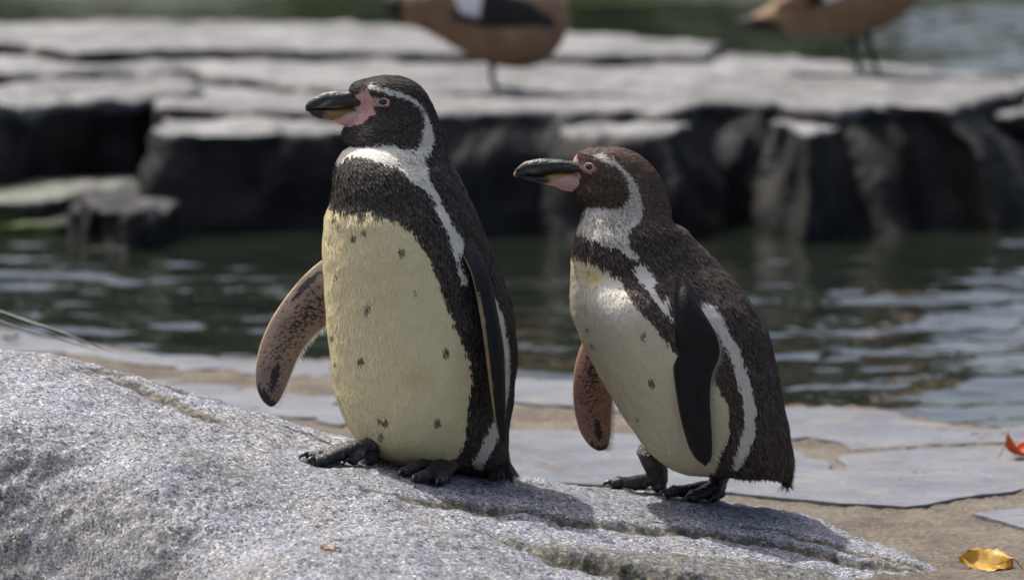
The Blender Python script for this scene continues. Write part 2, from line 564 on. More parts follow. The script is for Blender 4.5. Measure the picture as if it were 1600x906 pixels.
# ------------------------------------------------------------------ terrace, water, ground
ZT = -.15
def terrace():
    # sandy mortar bed with a ragged water edge
    back = np.array([onz(*p, ZT - .008)[:2] for p in [(-260, 500), (0, 514), (100, 532), (250, 555), (420, 562), (520, 563), (700, 577), (830, 591), (1000, 608), (1225, 634), (1300, 636), (1375, 639), (1431, 654), (1487, 664), (1562, 669), (1620, 660), (1800, 670)]])
    xs = np.arange(-1.9, 1.7, .008)
    ybk = np.interp(xs, back[:, 0], back[:, 1])
    n = 190
    s = np.linspace(0, 1, n)
    X = np.repeat(xs[None], n, 0); Yb = ybk[None]
    Y = -1.6 + s[:, None] * (Yb + 1.6)
    P = np.stack([X.ravel(), Y.ravel(), np.zeros(X.size)], -1)
    z = ZT - .007 + .004 * fbm(P, 6, 4, 8) + .004 * fbm(P, 40, 3, 4)
    # sand heaped against the boulder
    rb = rock_base(P[:, 0], P[:, 1])
    z += .007 * np.exp(-((rb - (ZT - .02)) / .05) ** 2) * (P[:, 1] > -.4)
    z = z.reshape(X.shape)
    # lip down into the water
    V = [np.stack([X.ravel(), Y.ravel(), z.ravel()], -1)]
    for k, dz in enumerate((.02, .05, .12, .3)):
        V.append(np.stack([xs, ybk + .012 + .012 * k + .01 * pnoise(np.stack([xs, xs * 0 + k, xs * 0], -1), 9), z[-1] - dz], -1))
    me = new_mesh('terrace', np.concatenate(V), grid_faces(n + 4, len(xs)))
    return add('terrace', me, M_SAND, label='sandy mortar terrace between boulder and pond', kind='structure')
TERR = terrace()

def slab_mesh(name, poly, z, thick=.04, res=.02, seed=0, rnd=.006, jit=.006):
    """stone slab with ragged outline, rounded rim and uneven top"""
    poly = np.asarray(poly, float)
    c = poly.mean(0)
    P2 = []
    for i in range(len(poly)):
        a, b = poly[i], poly[(i + 1) % len(poly)]
        m = max(1, int(np.linalg.norm(b - a) / res))
        for k in range(m): P2.append(a + (b - a) * k / m)
    P2 = np.array(P2)
    Q = np.concatenate([P2, np.full((len(P2), 1), seed * 3.3)], 1)
    P2 = P2 + jit * np.stack([fbm(Q, 14, 3, seed), fbm(Q, 14, 3, seed + 7)], -1)
    import bmesh
    bm = bmesh.new()
    vs = [bm.verts.new((p[0], p[1], z)) for p in P2]
    f = bm.faces.new(vs); f.normal_update()
    if f.normal.z < 0: f.normal_flip()
    r = bmesh.ops.inset_region(bm, faces=[f], thickness=rnd, depth=0)
    f.normal_update()
    top_ring = list(f.verts)
    for v in vs: v.co.z -= rnd * .7
    ext = bmesh.ops.extrude_edge_only(bm, edges=[e for e in bm.edges if e.is_boundary])
    for v in [g for g in ext['geom'] if isinstance(g, bmesh.types.BMVert)]: v.co.z -= thick
    bmesh.ops.triangulate(bm, faces=[f], quad_method='BEAUTY', ngon_method='BEAUTY')
    for v in bm.verts:
        q = np.array([[v.co.x, v.co.y, seed]])
    for fc in bm.faces: fc.smooth = False
    me = bpy.data.meshes.new(name); bm.to_mesh(me); bm.free()
    return me

FLAGS = [
 [(-250, 501), (0, 512), (100, 530), (250, 553), (420, 560), (520, 561), (520, 590), (420, 583), (250, 568), (100, 548), (-250, 530)],
 [(526, 561), (700, 575), (830, 589), (905, 591), (1000, 604), (1130, 620), (1225, 632), (1300, 634), (1375, 637), (1431, 652), (1487, 662), (1560, 667), (1610, 656), (1700, 662), (1700, 690), (1600, 686), (1450, 690), (1330, 700), (1307, 684), (1270, 677), (1240, 681), (1100, 655), (900, 630), (800, 624), (526, 594)],
 [(640, 668), (800, 668), (900, 669), (1000, 676), (1100, 684), (1240, 698), (1262, 709), (1296, 718), (1304, 731), (1322, 731), (1312, 707), (1335, 705), (1450, 696), (1600, 692), (1720, 696), (1720, 752), (1600, 760), (1495, 774), (1450, 783), (1412, 787), (1262, 778), (1142, 765), (800, 745)],
 [(1523, 799), (1560, 793), (1640, 786), (1720, 792), (1720, 830), (1610, 824), (1575, 815)],
 [(-250, 560), (100, 566), (250, 588), (430, 604), (540, 615), (560, 650), (300, 640), (-250, 640)],
]
for i, pl in enumerate(FLAGS):
    p = [onz(x, y, ZT + .001 * i)[:2] for x, y in pl]
    me = slab_mesh('flagstone', p, ZT + [0, 0, .002, .004, .0][i], .05, .03, i, jit=[.05, .02, .012, .008, .09][i])
    add('flagstone', me, M_FLAG, TERR)

def water():
    # near pond, rippled
    def patch(x0, x1, y0, y1, dx, dy):
        xs = np.arange(x0, x1 + dx / 2, dx); ys = np.arange(y0, y1 + dy / 2, dy)
        X, Y = np.meshgrid(xs, ys); x, y = X.ravel(), Y.ravel()
        P = np.stack([x, y, x * 0], -1)
        A = P * [1, 1.5, 1]
        z = .0135 * pnoise(A, 1.7, 1) + .0068 * pnoise(A + .15 * pnoise(A, 3, 9)[:, None], 4.5, 2) + .0018 * pnoise(A, 12, 3) + .0003 * pnoise(A, 34, 4)
        e = np.clip(np.minimum.reduce([x - x0, x1 - x, y - y0, y1 - y]) / .5, 0, 1)
        return np.stack([x, y, -.2 + z * e], -1), grid_faces(len(ys), len(xs))
    V, F = patch(-3, 3, .6, 15.6, .014, .02)
    mb = MB(); mb.put(V, F)
    outer = [(-80, -6), (80, -6), (80, 40), (-80, 40)]
    inner = [(-3, .6), (3, .6), (3, 15.6), (-3, 15.6)]
    V2 = [(*p, -.2) for p in outer + inner]
    mb.put(V2, [(0, 1, 5, 4), (1, 2, 6, 5), (2, 3, 7, 6), (3, 0, 4, 7)])
    me = mb.mesh('water')
    add('water', me, M_WATER, label='dark rippled pond water', kind='structure')
water()

m_soil = plain('bank_soil', (.10, .09, .06), .9, .2, 2, .4)
m_grass = plain('bank_grass', (.06, .085, .03), .9, .2, 1.5, .5)
gx = 900.0
me = new_mesh('ground', [(-gx, -gx, -.75), (gx, -gx, -.75), (gx, gx, -.75), (-gx, gx, -.75)], [(0, 1, 2, 3)])
add('ground', me, m_soil, label='earth under the pond and beyond', kind='structure')
def bank():
    xs = np.linspace(-70, 70, 141); ys = np.array([24, 25, 26, 28, 32, 40, 60, 90.])
    zz = np.array([-.7, -.15, .1, .5, .9, 1.3, 1.6, 1.7])
    X, Y = np.meshgrid(xs, ys)
    P = np.stack([X.ravel(), Y.ravel(), X.ravel() * 0], -1)
    z = np.repeat(zz, len(xs)) + .25 * fbm(P, .25, 3)
    P[:, 1] += 1.2 * pnoise(P, .15, 3); P[:, 2] = z
    add('far_bank', new_mesh('far_bank', P, grid_faces(len(ys), len(xs))), m_grass, label='grassy bank across the pond', kind='structure')
    # unseen ground behind the camera, added to bounce warm light onto shaded fronts
    P = [(-70, -60, -.22), (70, -60, -.22), (70, -2.2, -.3), (-70, -2.2, -.3)]
    add('bounce_ground', new_mesh('bounce_ground', P, [(0, 1, 2, 3)]), plain('bounce_ground_mat', (.36, .32, .26), .9, .2, 30, .3), label='unseen near shore ground, added to bounce warm light', kind='structure')
bank()

def shrubbery():
    mb = []
    V = []; n = 60000
    cl = []
    for k in range(70):
        x = RNG.uniform(-45, 45); h = RNG.uniform(4, 9.5) * (1 if (k % 4) else .5) * (.45 if (2.5 < x < 9 or -9 < x < -3.2) else (.8 if -1 < x < 2 else 1))
        cl.append((x, RNG.uniform(29, 40), h, RNG.uniform(1.8, 3.6)))
    cl = np.array(cl)
    k = RNG.integers(0, len(cl), n)
    d = RNG.normal(size=(n, 3)); d /= np.linalg.norm(d, axis=1)[:, None]
    r = RNG.uniform(.45, 1, n) ** .5
    C = np.stack([cl[k, 0] + d[:, 0] * r * cl[k, 3], cl[k, 1] + d[:, 1] * r * cl[k, 3] * .7, 1 + cl[k, 2] * .5 + d[:, 2] * r * cl[k, 2] * .52], -1)
    a = RNG.normal(size=(n, 3)); a /= np.linalg.norm(a, axis=1)[:, None]
    b = np.cross(a, RNG.normal(size=(n, 3))); b /= np.linalg.norm(b, axis=1)[:, None]
    s = RNG.uniform(.2, .45, n)[:, None]
    V = np.stack([C - a * s, C + b * s * .5, C + a * s, C - b * s * .5], 1).reshape(-1, 3)
    F = np.arange(4 * n).reshape(-1, 4)
    base = np.array([[.045, .075, .02], [.07, .10, .025], [.09, .085, .03]])[RNG.integers(0, 3, n)]
    col = np.repeat(base * RNG.uniform(.6, 1.3, (n, 1)), 4, 0)
    add('far_shrubbery', new_mesh('far_shrubbery', V, F, colors=col, smooth=False), plumage_mat('foliage', .6), label='green shrubs on the far bank mirrored in the pond', cat='shrubs', kind='stuff')
shrubbery()

# ------------------------------------------------------------------ rock ledges in the pond
def ledge(name, polypx, z, zbot, label, mat=M_LEDGE, seed=1, rough=.03, rim=.04, flare=0.0, dome=0.0, group=None, wet=False):
    poly = np.array([onz(x, y, z)[:2] for x, y in polypx])
    c = poly.mean(0)
    # dense boundary
    seg = np.linalg.norm(np.roll(poly, -1, 0) - poly, axis=1)
    t = np.concatenate([[0], np.cumsum(seg)])
    pc = np.concatenate([poly, poly[:1]])
    N = int(np.clip(t[-1] / .022, 120, 420))
    q = np.linspace(0, t[-1], N, endpoint=False)
    B = np.stack([np.interp(q, t, pc[:, 0]), np.interp(q, t, pc[:, 1])], -1)
    for _ in range(2): B = .5 * B + .25 * (np.roll(B, 1, 0) + np.roll(B, -1, 0))
    rows = []
    NT = 22
    for i in range(NT):
        f = (i + .5) / NT
        rows.append(np.concatenate([c + (B - c) * f, np.full((N, 1), z)], 1) + [0, 0, dome * (1 - f * f)])
    nb = np.stack([B[:, 0] - c[0], B[:, 1] - c[1]], -1); nb /= np.linalg.norm(nb, axis=1)[:, None]
    for k in range(1, 5):
        a = k / 4 * math.pi / 2
        rows.append(np.concatenate([B + nb * rim * math.sin(a) * .8, np.full((N, 1), z - rim * (1 - math.cos(a)))], 1))
    H = z - rim - zbot
    for k in range(1, 15):
        f = k / 14
        rows.append(np.concatenate([B + nb * (rim * .8 + .03 * math.sin(f * 3) - .05 * f + flare * f ** .6), np.full((N, 1), z - rim - H * f)], 1))
    V = np.concatenate(rows)
    R = len(rows)
    side = np.repeat(np.clip((np.arange(R) - NT + 3) / 4, 0.12, 1), N)
    nrm = np.tile(np.concatenate([nb, np.zeros((N, 1))], 1), (R, 1)) * np.repeat(np.arange(R) >= NT, N)[:, None]
    n1 = fbm(V, 3.2, 4, seed); n2 = fbm(V, 9, 3, seed + 4)
    V = V + nrm * ((n1 * rough * 1.8 + n2 * rough * .8) * side)[:, None]
    V[:, 2] += (n2 * rough * .35 + n1 * rough * .3) * np.where(side > .9, 1, .8)
    V = np.concatenate([V, [[c[0], c[1], z + dome]]])
    j = np.arange(N)
    F3 = np.stack([np.full(N, R * N), j, (j + 1) % N], -1)
    F4 = grid_faces(R, N, True, True)
    area = np.sum(B[:, 0] * np.roll(B[:, 1], -1) - np.roll(B[:, 0], -1) * B[:, 1])
    if area < 0: F3 = F3[:, ::-1]; F4 = F4[:, ::-1]
    paleness = np.repeat(np.concatenate([np.full(NT - 1, 1.0), [.95], [.75, .5, .25, .08], np.zeros(14)]), N)
    if wet: paleness *= .25
    me = new_mesh(name, V, [F4, F3], extra={'paleness': np.concatenate([paleness, [1.0]])})
    return add(name, me, mat, label=label, cat='rock', group=group)

ledge('rock_ledge', [(690, 178), (860, 171), (960, 168), (1057, 168), (1090, 160), (1207, 160), (1240, 166), (1331, 170), (1370, 164), (1433, 165), (1470, 172), (1500, 160), (1545, 152), (1590, 138),
      (1560, 122), (1400, 104), (1250, 90), (1110, 84), (700, 84), (420, 84), (330, 96), (318, 112), (420, 124), (560, 140), (640, 165)],
      .11, -.6, 'wide flat rock ledge with dark front, both ducks standing on it', seed=1, rough=.035, rim=.035, flare=.26)
ledge('rock_slab', [(-220, 36), (200, 33), (540, 36), (900, 48), (1110, 72), (1125, 84), (900, 86), (700, 82), (500, 78), (330, 74), (140, 80), (60, 70), (-220, 68)],
      .14, -.6, 'long pale rock slab forming the rear rim of the ledge', seed=2, rough=.025, rim=.02)
ledge('rock_slab', [(-220, 84), (60, 84), (300, 84), (480, 92), (420, 118), (300, 108), (200, 108), (110, 112), (-220, 116)],
      .105, -.6, 'thin pale slab lying between rear rim and dark round boulder', seed=3, rough=.025, rim=.02)
ledge('rock_slab', [(262, 138), (300, 132), (420, 134), (560, 140), (690, 160), (720, 182), (560, 174), (400, 168), (262, 166)],
      .085, -.6, 'upper rock step beside the taller penguin\'s bill', seed=4, rough=.03, rim=.025)
ledge('rock_block', [(252, 184), (330, 180), (480, 180), (640, 184), (780, 192), (900, 190), (905, 204), (780, 208), (640, 206), (480, 204), (330, 206), (262, 206)],
      .055, -.6, 'brown sided block with sunlit step at the left end of the ledge', seed=5, rough=.05, rim=.025)
ledge('rock_shelf', [(850, 178), (940, 172), (1050, 174), (1060, 190), (1040, 205), (960, 208), (880, 200)],
      .07, -.6, 'pale low shelf against the ledge front behind the shorter penguin', seed=15, rough=.04, rim=.03, flare=.12)
ledge('rock_shelf', [(1204, 172), (1260, 166), (1330, 170), (1336, 184), (1290, 204), (1262, 208), (1225, 192)],
      .07, -.6, 'small pale shelf against the ledge front below the two-legged duck', seed=16, rough=.04, rim=.03, flare=.12)
ledge('dark_boulder', [(-260, 150), (-60, 146), (60, 122), (150, 112), (230, 106), (285, 112), (282, 134), (240, 150), (140, 152), (60, 158), (-60, 172), (-260, 176)],
      .085, -.6, 'dark rounded boulder above the low wet slab', seed=6, rough=.07, rim=.07)
ledge('low_slab', [(-260, 236), (0, 240), (120, 236), (244, 240), (250, 262), (200, 282), (140, 300), (60, 314), (-60, 318), (-260, 322)],
      -.125, -.6, 'low wet grey slab just above the pond surface', mat=M_LEDGE_MOSS, seed=7, rough=.03, rim=.02)
ledge('wet_rock', [(120, 312), (165, 296), (215, 284), (252, 280), (258, 316), (225, 330), (160, 330)],
      -.105, -.6, 'dark wet rock wedged between low slab and ledge block', wet=True, seed=8, rough=.06, rim=.04)
ledge('mossy_rock', [(-260, 326), (0, 326), (90, 330), (112, 338), (80, 348), (-20, 350), (-260, 352)],
      -.175, -.6, 'green mossy stone awash at the foot of the low slab', wet=True, mat=M_LEDGE_MOSS, seed=9, rough=.02, rim=.02)
ledge('rock_slab', [(1545, 150), (1600, 120), (1700, 118), (1760, 140), (1740, 172), (1640, 178), (1560, 176)],
      .06, -.6, 'pale slab beyond the right end of the wide ledge', seed=10, rough=.03, rim=.03)

# ------------------------------------------------------------------ penguins
M2 = 1.0 / (FPX / CAM_D)
DARK = np.array([.026, .022, .019]); BROWN = np.array([.068, .044, .032]); WHITE = np.array([.77, .74, .65]); CREAM = np.array([.79, .70, .42])
PINK = np.array([.52, .30, .28])

def loft_body(st, Y0, nr, nc):
    """st rows: xF yF xB yB k yaw taper ; returns V grid, normals grid, frame"""
    st = np.array(st, float)
    xc = (st[:, 0] + st[:, 2]) / 2; yc = (st[:, 1] + st[:, 3]) / 2
    t = np.concatenate([[0], np.cumsum(np.hypot(np.diff(xc), np.diff(yc)) * .6 + np.hypot(np.diff(st[:, 0]), np.diff(st[:, 1])) * .25 + np.hypot(np.diff(st[:, 2]), np.diff(st[:, 3])) * .25 + .5)])
    tq = np.linspace(0, t[-1], nr)
    S = np.stack([pchip(t, st[:, i], tq) for i in range(st.shape[1])], -1)
    xc = (S[:, 0] + S[:, 2]) / 2; yc = (S[:, 1] + S[:, 3]) / 2
    yaw = np.radians(S[:, 5])
    cot = np.cos(yaw) / np.sin(yaw)
    Yc = np.zeros(nr)
    sc = M2 * (CAM_D + Y0) / CAM_D
    for i in range(nr - 2, -1, -1):
        Yc[i] = Yc[i + 1] + (xc[i] - xc[i + 1]) * sc * .5 * (cot[i] + cot[i + 1])
    ref = int(nr * .72)
    Yc = Yc - Yc[ref] + Y0
    k = S[:, 4]
    a = np.abs(S[:, 2] - S[:, 0]) / 2 * sc / np.sqrt(np.sin(yaw) ** 2 + (k * np.cos(yaw)) ** 2)
    tz = -(S[:, 1] - S[:, 3]) / 2 * sc
    ph = np.linspace(-math.pi, math.pi, nc, endpoint=False)
    cs, sn = np.cos(ph), np.sin(ph)
    V = np.zeros((nr, nc, 3))
    for i in range(nr):
        C = W(xc[i], yc[i], Yc[i])
        f = np.array([-math.sin(yaw[i]), -math.cos(yaw[i]), 0]); l = np.array([math.cos(yaw[i]), -math.sin(yaw[i]), 0])
        tap = 1 - S[i, 6] * np.clip(cs, 0, 1) ** 1.5
        V[i] = C + a[i] * cs[:, None] * f + (k[i] * a[i] * sn * tap)[:, None] * l
        V[i, :, 2] += tz[i] * cs
    return V, ph, yaw, Yc, S

def grid_normals(V):
    du = np.roll(V, -1, 1) - np.roll(V, 1, 1)
    dv = np.gradient(V, axis=0)
    n = np.cross(du, dv)
    n /= np.linalg.norm(n, axis=2)[..., None] + 1e-12
    c = V.mean(1, keepdims=True)
    if np.sum(n[40:-40] * (V - c)[40:-40]) < 0: n = -n
    dv /= np.linalg.norm(dv, axis=2)[..., None] + 1e-12
    return n, dv

def bilerp(G, r, c):
    nr, nc = G.shape[:2]
    r = np.clip(r, 0, nr - 1.001); i = r.astype(int); fr = (r - i)[:, None]
    c = c % nc; j = c.astype(int) % nc; fc = (c - np.floor(c))[:, None]; j2 = (j + 1) % nc
    return (G[i, j] * (1 - fc) + G[i, j2] * fc) * (1 - fr) + (G[i + 1, j] * (1 - fc) + G[i + 1, j2] * fc) * fr

def make_penguin(cfg):
    Y0 = cfg['Y0']
    nr, nc = 380, 220
    V, ph, yaw, Yc, S = loft_body(cfg['st'], Y0, nr, nc)
    # gentle lumpiness of plumage
    N, T = grid_normals(V)
    V = V + N * (.0016 * fbm(V.reshape(-1, 3), 22, 3, cfg['seed']).reshape(nr, nc) )[..., None]
    N, T = grid_normals(V)
    near0 = np.arange(nc); near0 = np.where(near0 < nc // 2, (nc - near0) % nc, near0)
    bx_, by_ = project(V); bx_, by_ = bx_[:, near0], by_[:, near0]
    for cx_, cy_, rx_, ry_, am_ in cfg.get('bulges', ()):      # crop, neck folds
        V = V + N * (am_ * np.abs(np.sin(ph))[None] ** 1.5 * np.exp(-((bx_ - cx_) / rx_) ** 2 - ((by_ - cy_) / ry_) ** 2))[..., None]
    N, T = grid_normals(V)
    near = np.arange(nc); near = np.where(near < nc // 2, (nc - near) % nc, near)     # mirror index with phi >= 0
    PX, PY = project(V)
    NPX, NPY = PX[:, near], PY[:, near]
    vis = ((CP - V) * N).sum(2)[:, near] > -.02
    root = empty('penguin', W(*cfg['base'], Y0) * [1, 1, 0] + [0, 0, cfg['zbase']], cfg['label'], 'penguin', 'penguins on the boulder')

    def pattern(npx, npy, v, px, py, phi, nv, fuzz, n):
        jx = npx + RNG.normal(0, fuzz, n); jy = npy + RNG.normal(0, fuzz * 1.3, n)
        col = np.tile(cfg['back'], (n, 1)).astype(float); kind = np.zeros(n, int)     # 0 dark 1 white 2 skin
        jx = np.where(v, jx, 5000); 
        for poly, c, kd in cfg['polys']:
            m = inpoly(jx, jy, poly)
            col[m] = c; kind[m] = kd
        jx2 = px + RNG.normal(0, fuzz * .35, n); jy2 = py + RNG.normal(0, fuzz * .5, n)
        for sx, sy, r in cfg['spots']:
            m = (((jx2 - sx) / r) ** 2 + ((jy2 - sy) / (r * 1.35)) ** 2 < 1) & nv & (kind == 1)
            w_ = RNG.uniform(.55, 1, m.sum())[:, None]; col[m] = col[m] * (1 - w_) + DARK * 1.6 * w_
        for sx, sy, rx, ry, c, amt in cfg['stains_and_sun']:
            w = amt * np.exp(-((px - sx) / rx) ** 2 - ((py - sy) / ry) ** 2) * nv * (kind == 1)
            col = col * (1 - w[:, None]) + np.array(c) * w[:, None]
        for mx, my, rx, ry, amt in cfg.get('mottle', ()):
            w = np.exp(-((npx - mx) / rx) ** 2 - ((npy - my) / ry) ** 2) * (kind == 1) * amt
            hit_ = RNG.random(n) < w
            col[hit_] = col[hit_] * RNG.uniform(.25, .8, (hit_.sum(), 1)) * [1.0, .95, .88]
        return col, kind
    selfvis = ((CP - V) * N).sum(2) > 0
    n = nr * nc
    phi = np.tile(ph, nr)
    colv, kindv = pattern(NPX.ravel(), NPY.ravel(), vis.ravel(), PX.ravel(), PY.ravel(), phi, selfvis.ravel(), .3, n)
    skin = kindv == 2
    nz = fbm(V.reshape(-1, 3), 90, 3, 2)
    colv[skin] *= (1 + .28 * nz[skin])[:, None]
    colv[kindv == 0] *= .8
    top = V[0].mean(0); bot = V[-1].mean(0)
    VV = np.concatenate([V.reshape(-1, 3), [top, bot]])
    j = np.arange(nc); j2 = (j + 1) % nc
    F3 = np.concatenate([np.stack([np.full(nc, n), j2, j], -1), np.stack([np.full(nc, n + 1), (nr - 1) * nc + j, (nr - 1) * nc + j2], -1)])
    body = add('body', new_mesh('body', VV, [grid_faces(nr, nc, True), F3], colors=np.concatenate([colv, [colv[0], colv[-1]]])), M_BODY, root)
    # ---- plumage: short overlapping feathers
    dr = np.linalg.norm(np.gradient(V, axis=0), axis=2); dc = np.linalg.norm(np.roll(V, -1, 1) - V, axis=2)
    area = dr * dc
    rowt = np.arange(nr)
    headw = np.clip((cfg['neck_y'] + 25 - S[:, 1]) / 50, 0, 1)     # 1 on the head
    dens = area * (1 + 2.4 * headw[:, None])
    p = dens.ravel() / dens.sum()
    NF = cfg['feathers']
    idx = RNG.choice(n, NF, p=p)
    r = idx // nc + RNG.uniform(-.5, .5, NF); c = idx % nc + RNG.uniform(-.5, .5, NF)
    r = np.clip(r, 1, nr - 3)
    Pn = bilerp(V, r, c); Nn = bilerp(N, r, c); Tn = bilerp(T, r, c)
    ri = np.clip(r.astype(int), 0, nr - 1)
    hw = headw[ri]
    fw = np.stack([-np.sin(yaw[ri]), -np.cos(yaw[ri]), 0 * hw], -1)
    flow = Tn * (1 - hw)[:, None] + hw[:, None] * (-fw * .95 + np.array([0, 0, -.5]))
    flow += .22 * np.stack([pnoise(Pn, 30, 1), pnoise(Pn, 30, 2), pnoise(Pn, 30, 3)], -1)
    flow -= Nn * (flow * Nn).sum(1)[:, None]
    flow /= np.linalg.norm(flow, axis=1)[:, None] + 1e-9
    # pattern
    npx = bilerp(NPX[..., None], r, c)[:, 0]; npy = bilerp(NPY[..., None], r, c)[:, 0]
    px_, py_ = project(Pn)
    vi = vis[ri, (np.round(c).astype(int)) % nc]
    sv = ((CP - Pn) * Nn).sum(1) > 0
    col, kind = pattern(npx, npy, vi, px_, py_, None, sv, cfg['fuzz'], NF)
    keep = kind != 2
    # longer loose feathers towards the tail
    tail = np.clip((ri / nr - cfg['tail0']) / (1 - cfg['tail0']), 0, 1) * (np.abs(ph[np.round(c).astype(int) % nc]) > 1.25)
    tail = tail * (kind == 0)
    L = (.0105 * (1 - hw) + .0058 * hw) * RNG.uniform(.7, 1.3, NF) * (1 + 1.9 * tail)
    wd = (.0026 * (1 - hw) + .0014 * hw) * RNG.uniform(.7, 1.25, NF) * (1 - .35 * tail)
    white = kind == 1
    L = np.where(white, L * .72, L); wd = np.where(white, wd * .7, wd)
    tilt = np.where(white, .028, .13) * RNG.uniform(.2, 1.5, NF) + .12 * tail * RNG.uniform(0, 1, NF)
    side = np.cross(Nn, flow)
    d = flow + Nn * tilt[:, None] + side * RNG.normal(0, .10, NF)[:, None]
    d /= np.linalg.norm(d, axis=1)[:, None]
    Bp = Pn + Nn * (.0004 + .0006 * RNG.random(NF))[:, None]
    A = Bp; Lf = Bp + d * (L * .55)[:, None] + side * wd[:, None] * .5 + Nn * .0003; Rt = Bp + d * (L * .55)[:, None] - side * wd[:, None] * .5 + Nn * .0003
    Tp = Bp + d * L[:, None]
    FV = np.stack([A, Rt, Tp, Lf], 1)[keep]
    fn = np.cross(side, d); fn *= np.sign((fn * Nn).sum(1))[:, None]
    mixn = np.where(white, .12, .55)[:, None]
    FN = Nn * (1 - mixn) + fn * mixn + RNG.normal(0, 1, (NF, 3)) * np.where(white, .015, .10)[:, None]
    FN /= np.linalg.norm(FN, axis=1)[:, None]
    var = RNG.lognormal(0, np.where(white, .035, .36), NF)[:, None]
    col = col * var
    # brownish / grey tips on the dark feathers, brightened to paint in sun sheen
    tipc = np.where((kind == 0)[:, None], col * 1.5 + cfg['tip'] * RNG.uniform(0, 1, (NF, 1)) ** 3, col)
    FC = np.stack([col * .9, col, tipc, col], 1)[keep]
    K = keep.sum()
    me = new_mesh('plumage', FV.reshape(-1, 3), np.arange(4 * K).reshape(-1, 4), colors=np.clip(FC.reshape(-1, 3), 0, .9), smooth=True,
                  normals=np.repeat(FN[keep], 4, 0))
    add('plumage', me, M_PLUME, body, kind='stuff')

    # ---- tail
    tv = []
    for k in range(cfg['ntail']):
        (ax, ay), (bx, by) = cfg['tailroot']
        f = RNG.random()
        x0 = ax + (bx - ax) * f + RNG.normal(0, 3); y0 = ay + (by - ay) * f + RNG.normal(0, 3)
        li = int(np.argmin(np.abs(S[:, 3] - y0) + (S[:, 3] < 400) * 999)); Yt = Yc[li] + RNG.uniform(-1, 1) * .02 + cfg['taily']
        p0 = W(x0, y0, Yt)
        dv = np.array([cfg['taildir'][0] + RNG.normal(0, .12) + (f - .5) * .25, RNG.normal(0, .12), cfg['taildir'][1]]); dv /= np.linalg.norm(dv)
        ln = RNG.uniform(.022, .042); w2 = RNG.uniform(.0012, .0026)
        sd = np.cross(dv, [0, 1, 0]); sd /= np.linalg.norm(sd); nn_ = np.cross(sd, dv)
        m_ = p0 + dv * ln * .6
        tv += [p0 - sd * w2, p0 + sd * w2, m_ + sd * w2 * 1.1 + nn_ * .001, p0 + dv * ln, m_ - sd * w2 * 1.1 + nn_ * .001]
    tv = np.array(tv); K_ = cfg['ntail']
    b_ = np.arange(K_) * 5
    tf = [np.stack([b_, b_ + 1, b_ + 2, b_ + 4], -1), np.stack([b_ + 4, b_ + 2, b_ + 3], -1)]
    tc = np.repeat(np.array(cfg['tailcol']) * RNG.lognormal(0, .4, (K_, 1)), 5, 0)
    add('tail', new_mesh('tail', tv, tf, colors=np.clip(tc, 0, .5), smooth=False), M_PLUME, root)
    # ---- bill
    hi = int(np.argmin(np.abs(S[:, 1] - cfg['bill_y']) + (np.arange(nr) > nr * .45) * 999))
    Yh = Yc[hi]; sc = M2 * (CAM_D + Yh) / CAM_D
    def mandible(name, sec, colf):
        sec = np.array(sec, float)
        xs = np.concatenate([np.linspace(sec[0, 0], sec[2, 0], 14)[:-1], np.linspace(sec[2, 0], sec[-1, 0], 40)])
        q = np.stack([pchip(sec[:, 0], sec[:, i], xs) for i in (1, 2, 3)], -1)
        ns = 32
        rows, cols = [], []
        for x, (yt, yb, hwid) in zip(xs, q):
            C = W(x, (yt + yb) / 2, Yh)
            for j in range(ns):
                a = 2 * math.pi * j / ns
                ca, sa = math.cos(a), math.sin(a)
                u = np.sign(ca) * abs(ca) ** 1.0; w_ = np.sign(sa) * abs(sa) ** .85
                if name == 'bill':
                    u *= 1 - .22 * max(0, w_)
                    fr = np.clip((x - sec[1, 0]) / (sec[-2, 0] - sec[1, 0]), 0, 1)
                    u *= 1 - .20 * math.exp(-((w_ - .30 + .5 * (1 - fr)) / .13) ** 2) * min(1, fr * 2.2) - .10 * math.exp(-((w_ - .05 + .2 * fr) / .10) ** 2) * fr
                    u *= 1 - .07 * math.exp(-((fr - .36 - .1 * w_) / .03) ** 2)
                rows.append(C + np.array([0, hwid * sc * u, (yb - yt) / 2 * sc * w_]))
        V_ = np.array(rows)
        V_ += (.0011 * fbm(V_ * [.45, 1, 2.0], 110, 3, 4) + .0012 * pnoise(V_ * [1, .6, .6], 55, 8))[:, None] * [.2, .8, 1]
        n_ = len(V_)
        V_ = np.concatenate([V_, [V_[:ns].mean(0), V_[-ns:].mean(0)]])
        j = np.arange(ns); j2 = (j + 1) % ns
        F3 = np.concatenate([np.stack([np.full(ns, n_), j, j2], -1), np.stack([np.full(ns, n_ + 1), (len(xs) - 1) * ns + j2, (len(xs) - 1) * ns + j], -1)])
        x_, y_ = project(V_)
        return new_mesh(name, V_, [grid_faces(len(xs), ns, True, True), F3], colors=colf(x_, y_, V_))
    bill = add('bill', mandible('bill', cfg['upper'], cfg['ucol']), M_BILL, root)
    add('lower_mandible', mandible('lower_mandible', cfg['lower'], cfg['lcol']), M_BILL, bill)
    # ---- eyes
    ex, ey = cfg['eye']
    dd = np.where((ph[None] > 0) & selfvis, (PX - ex) ** 2 + (PY - ey) ** 2, 1e9)
    ei, ej = np.unravel_index(np.argmin(dd), dd.shape)
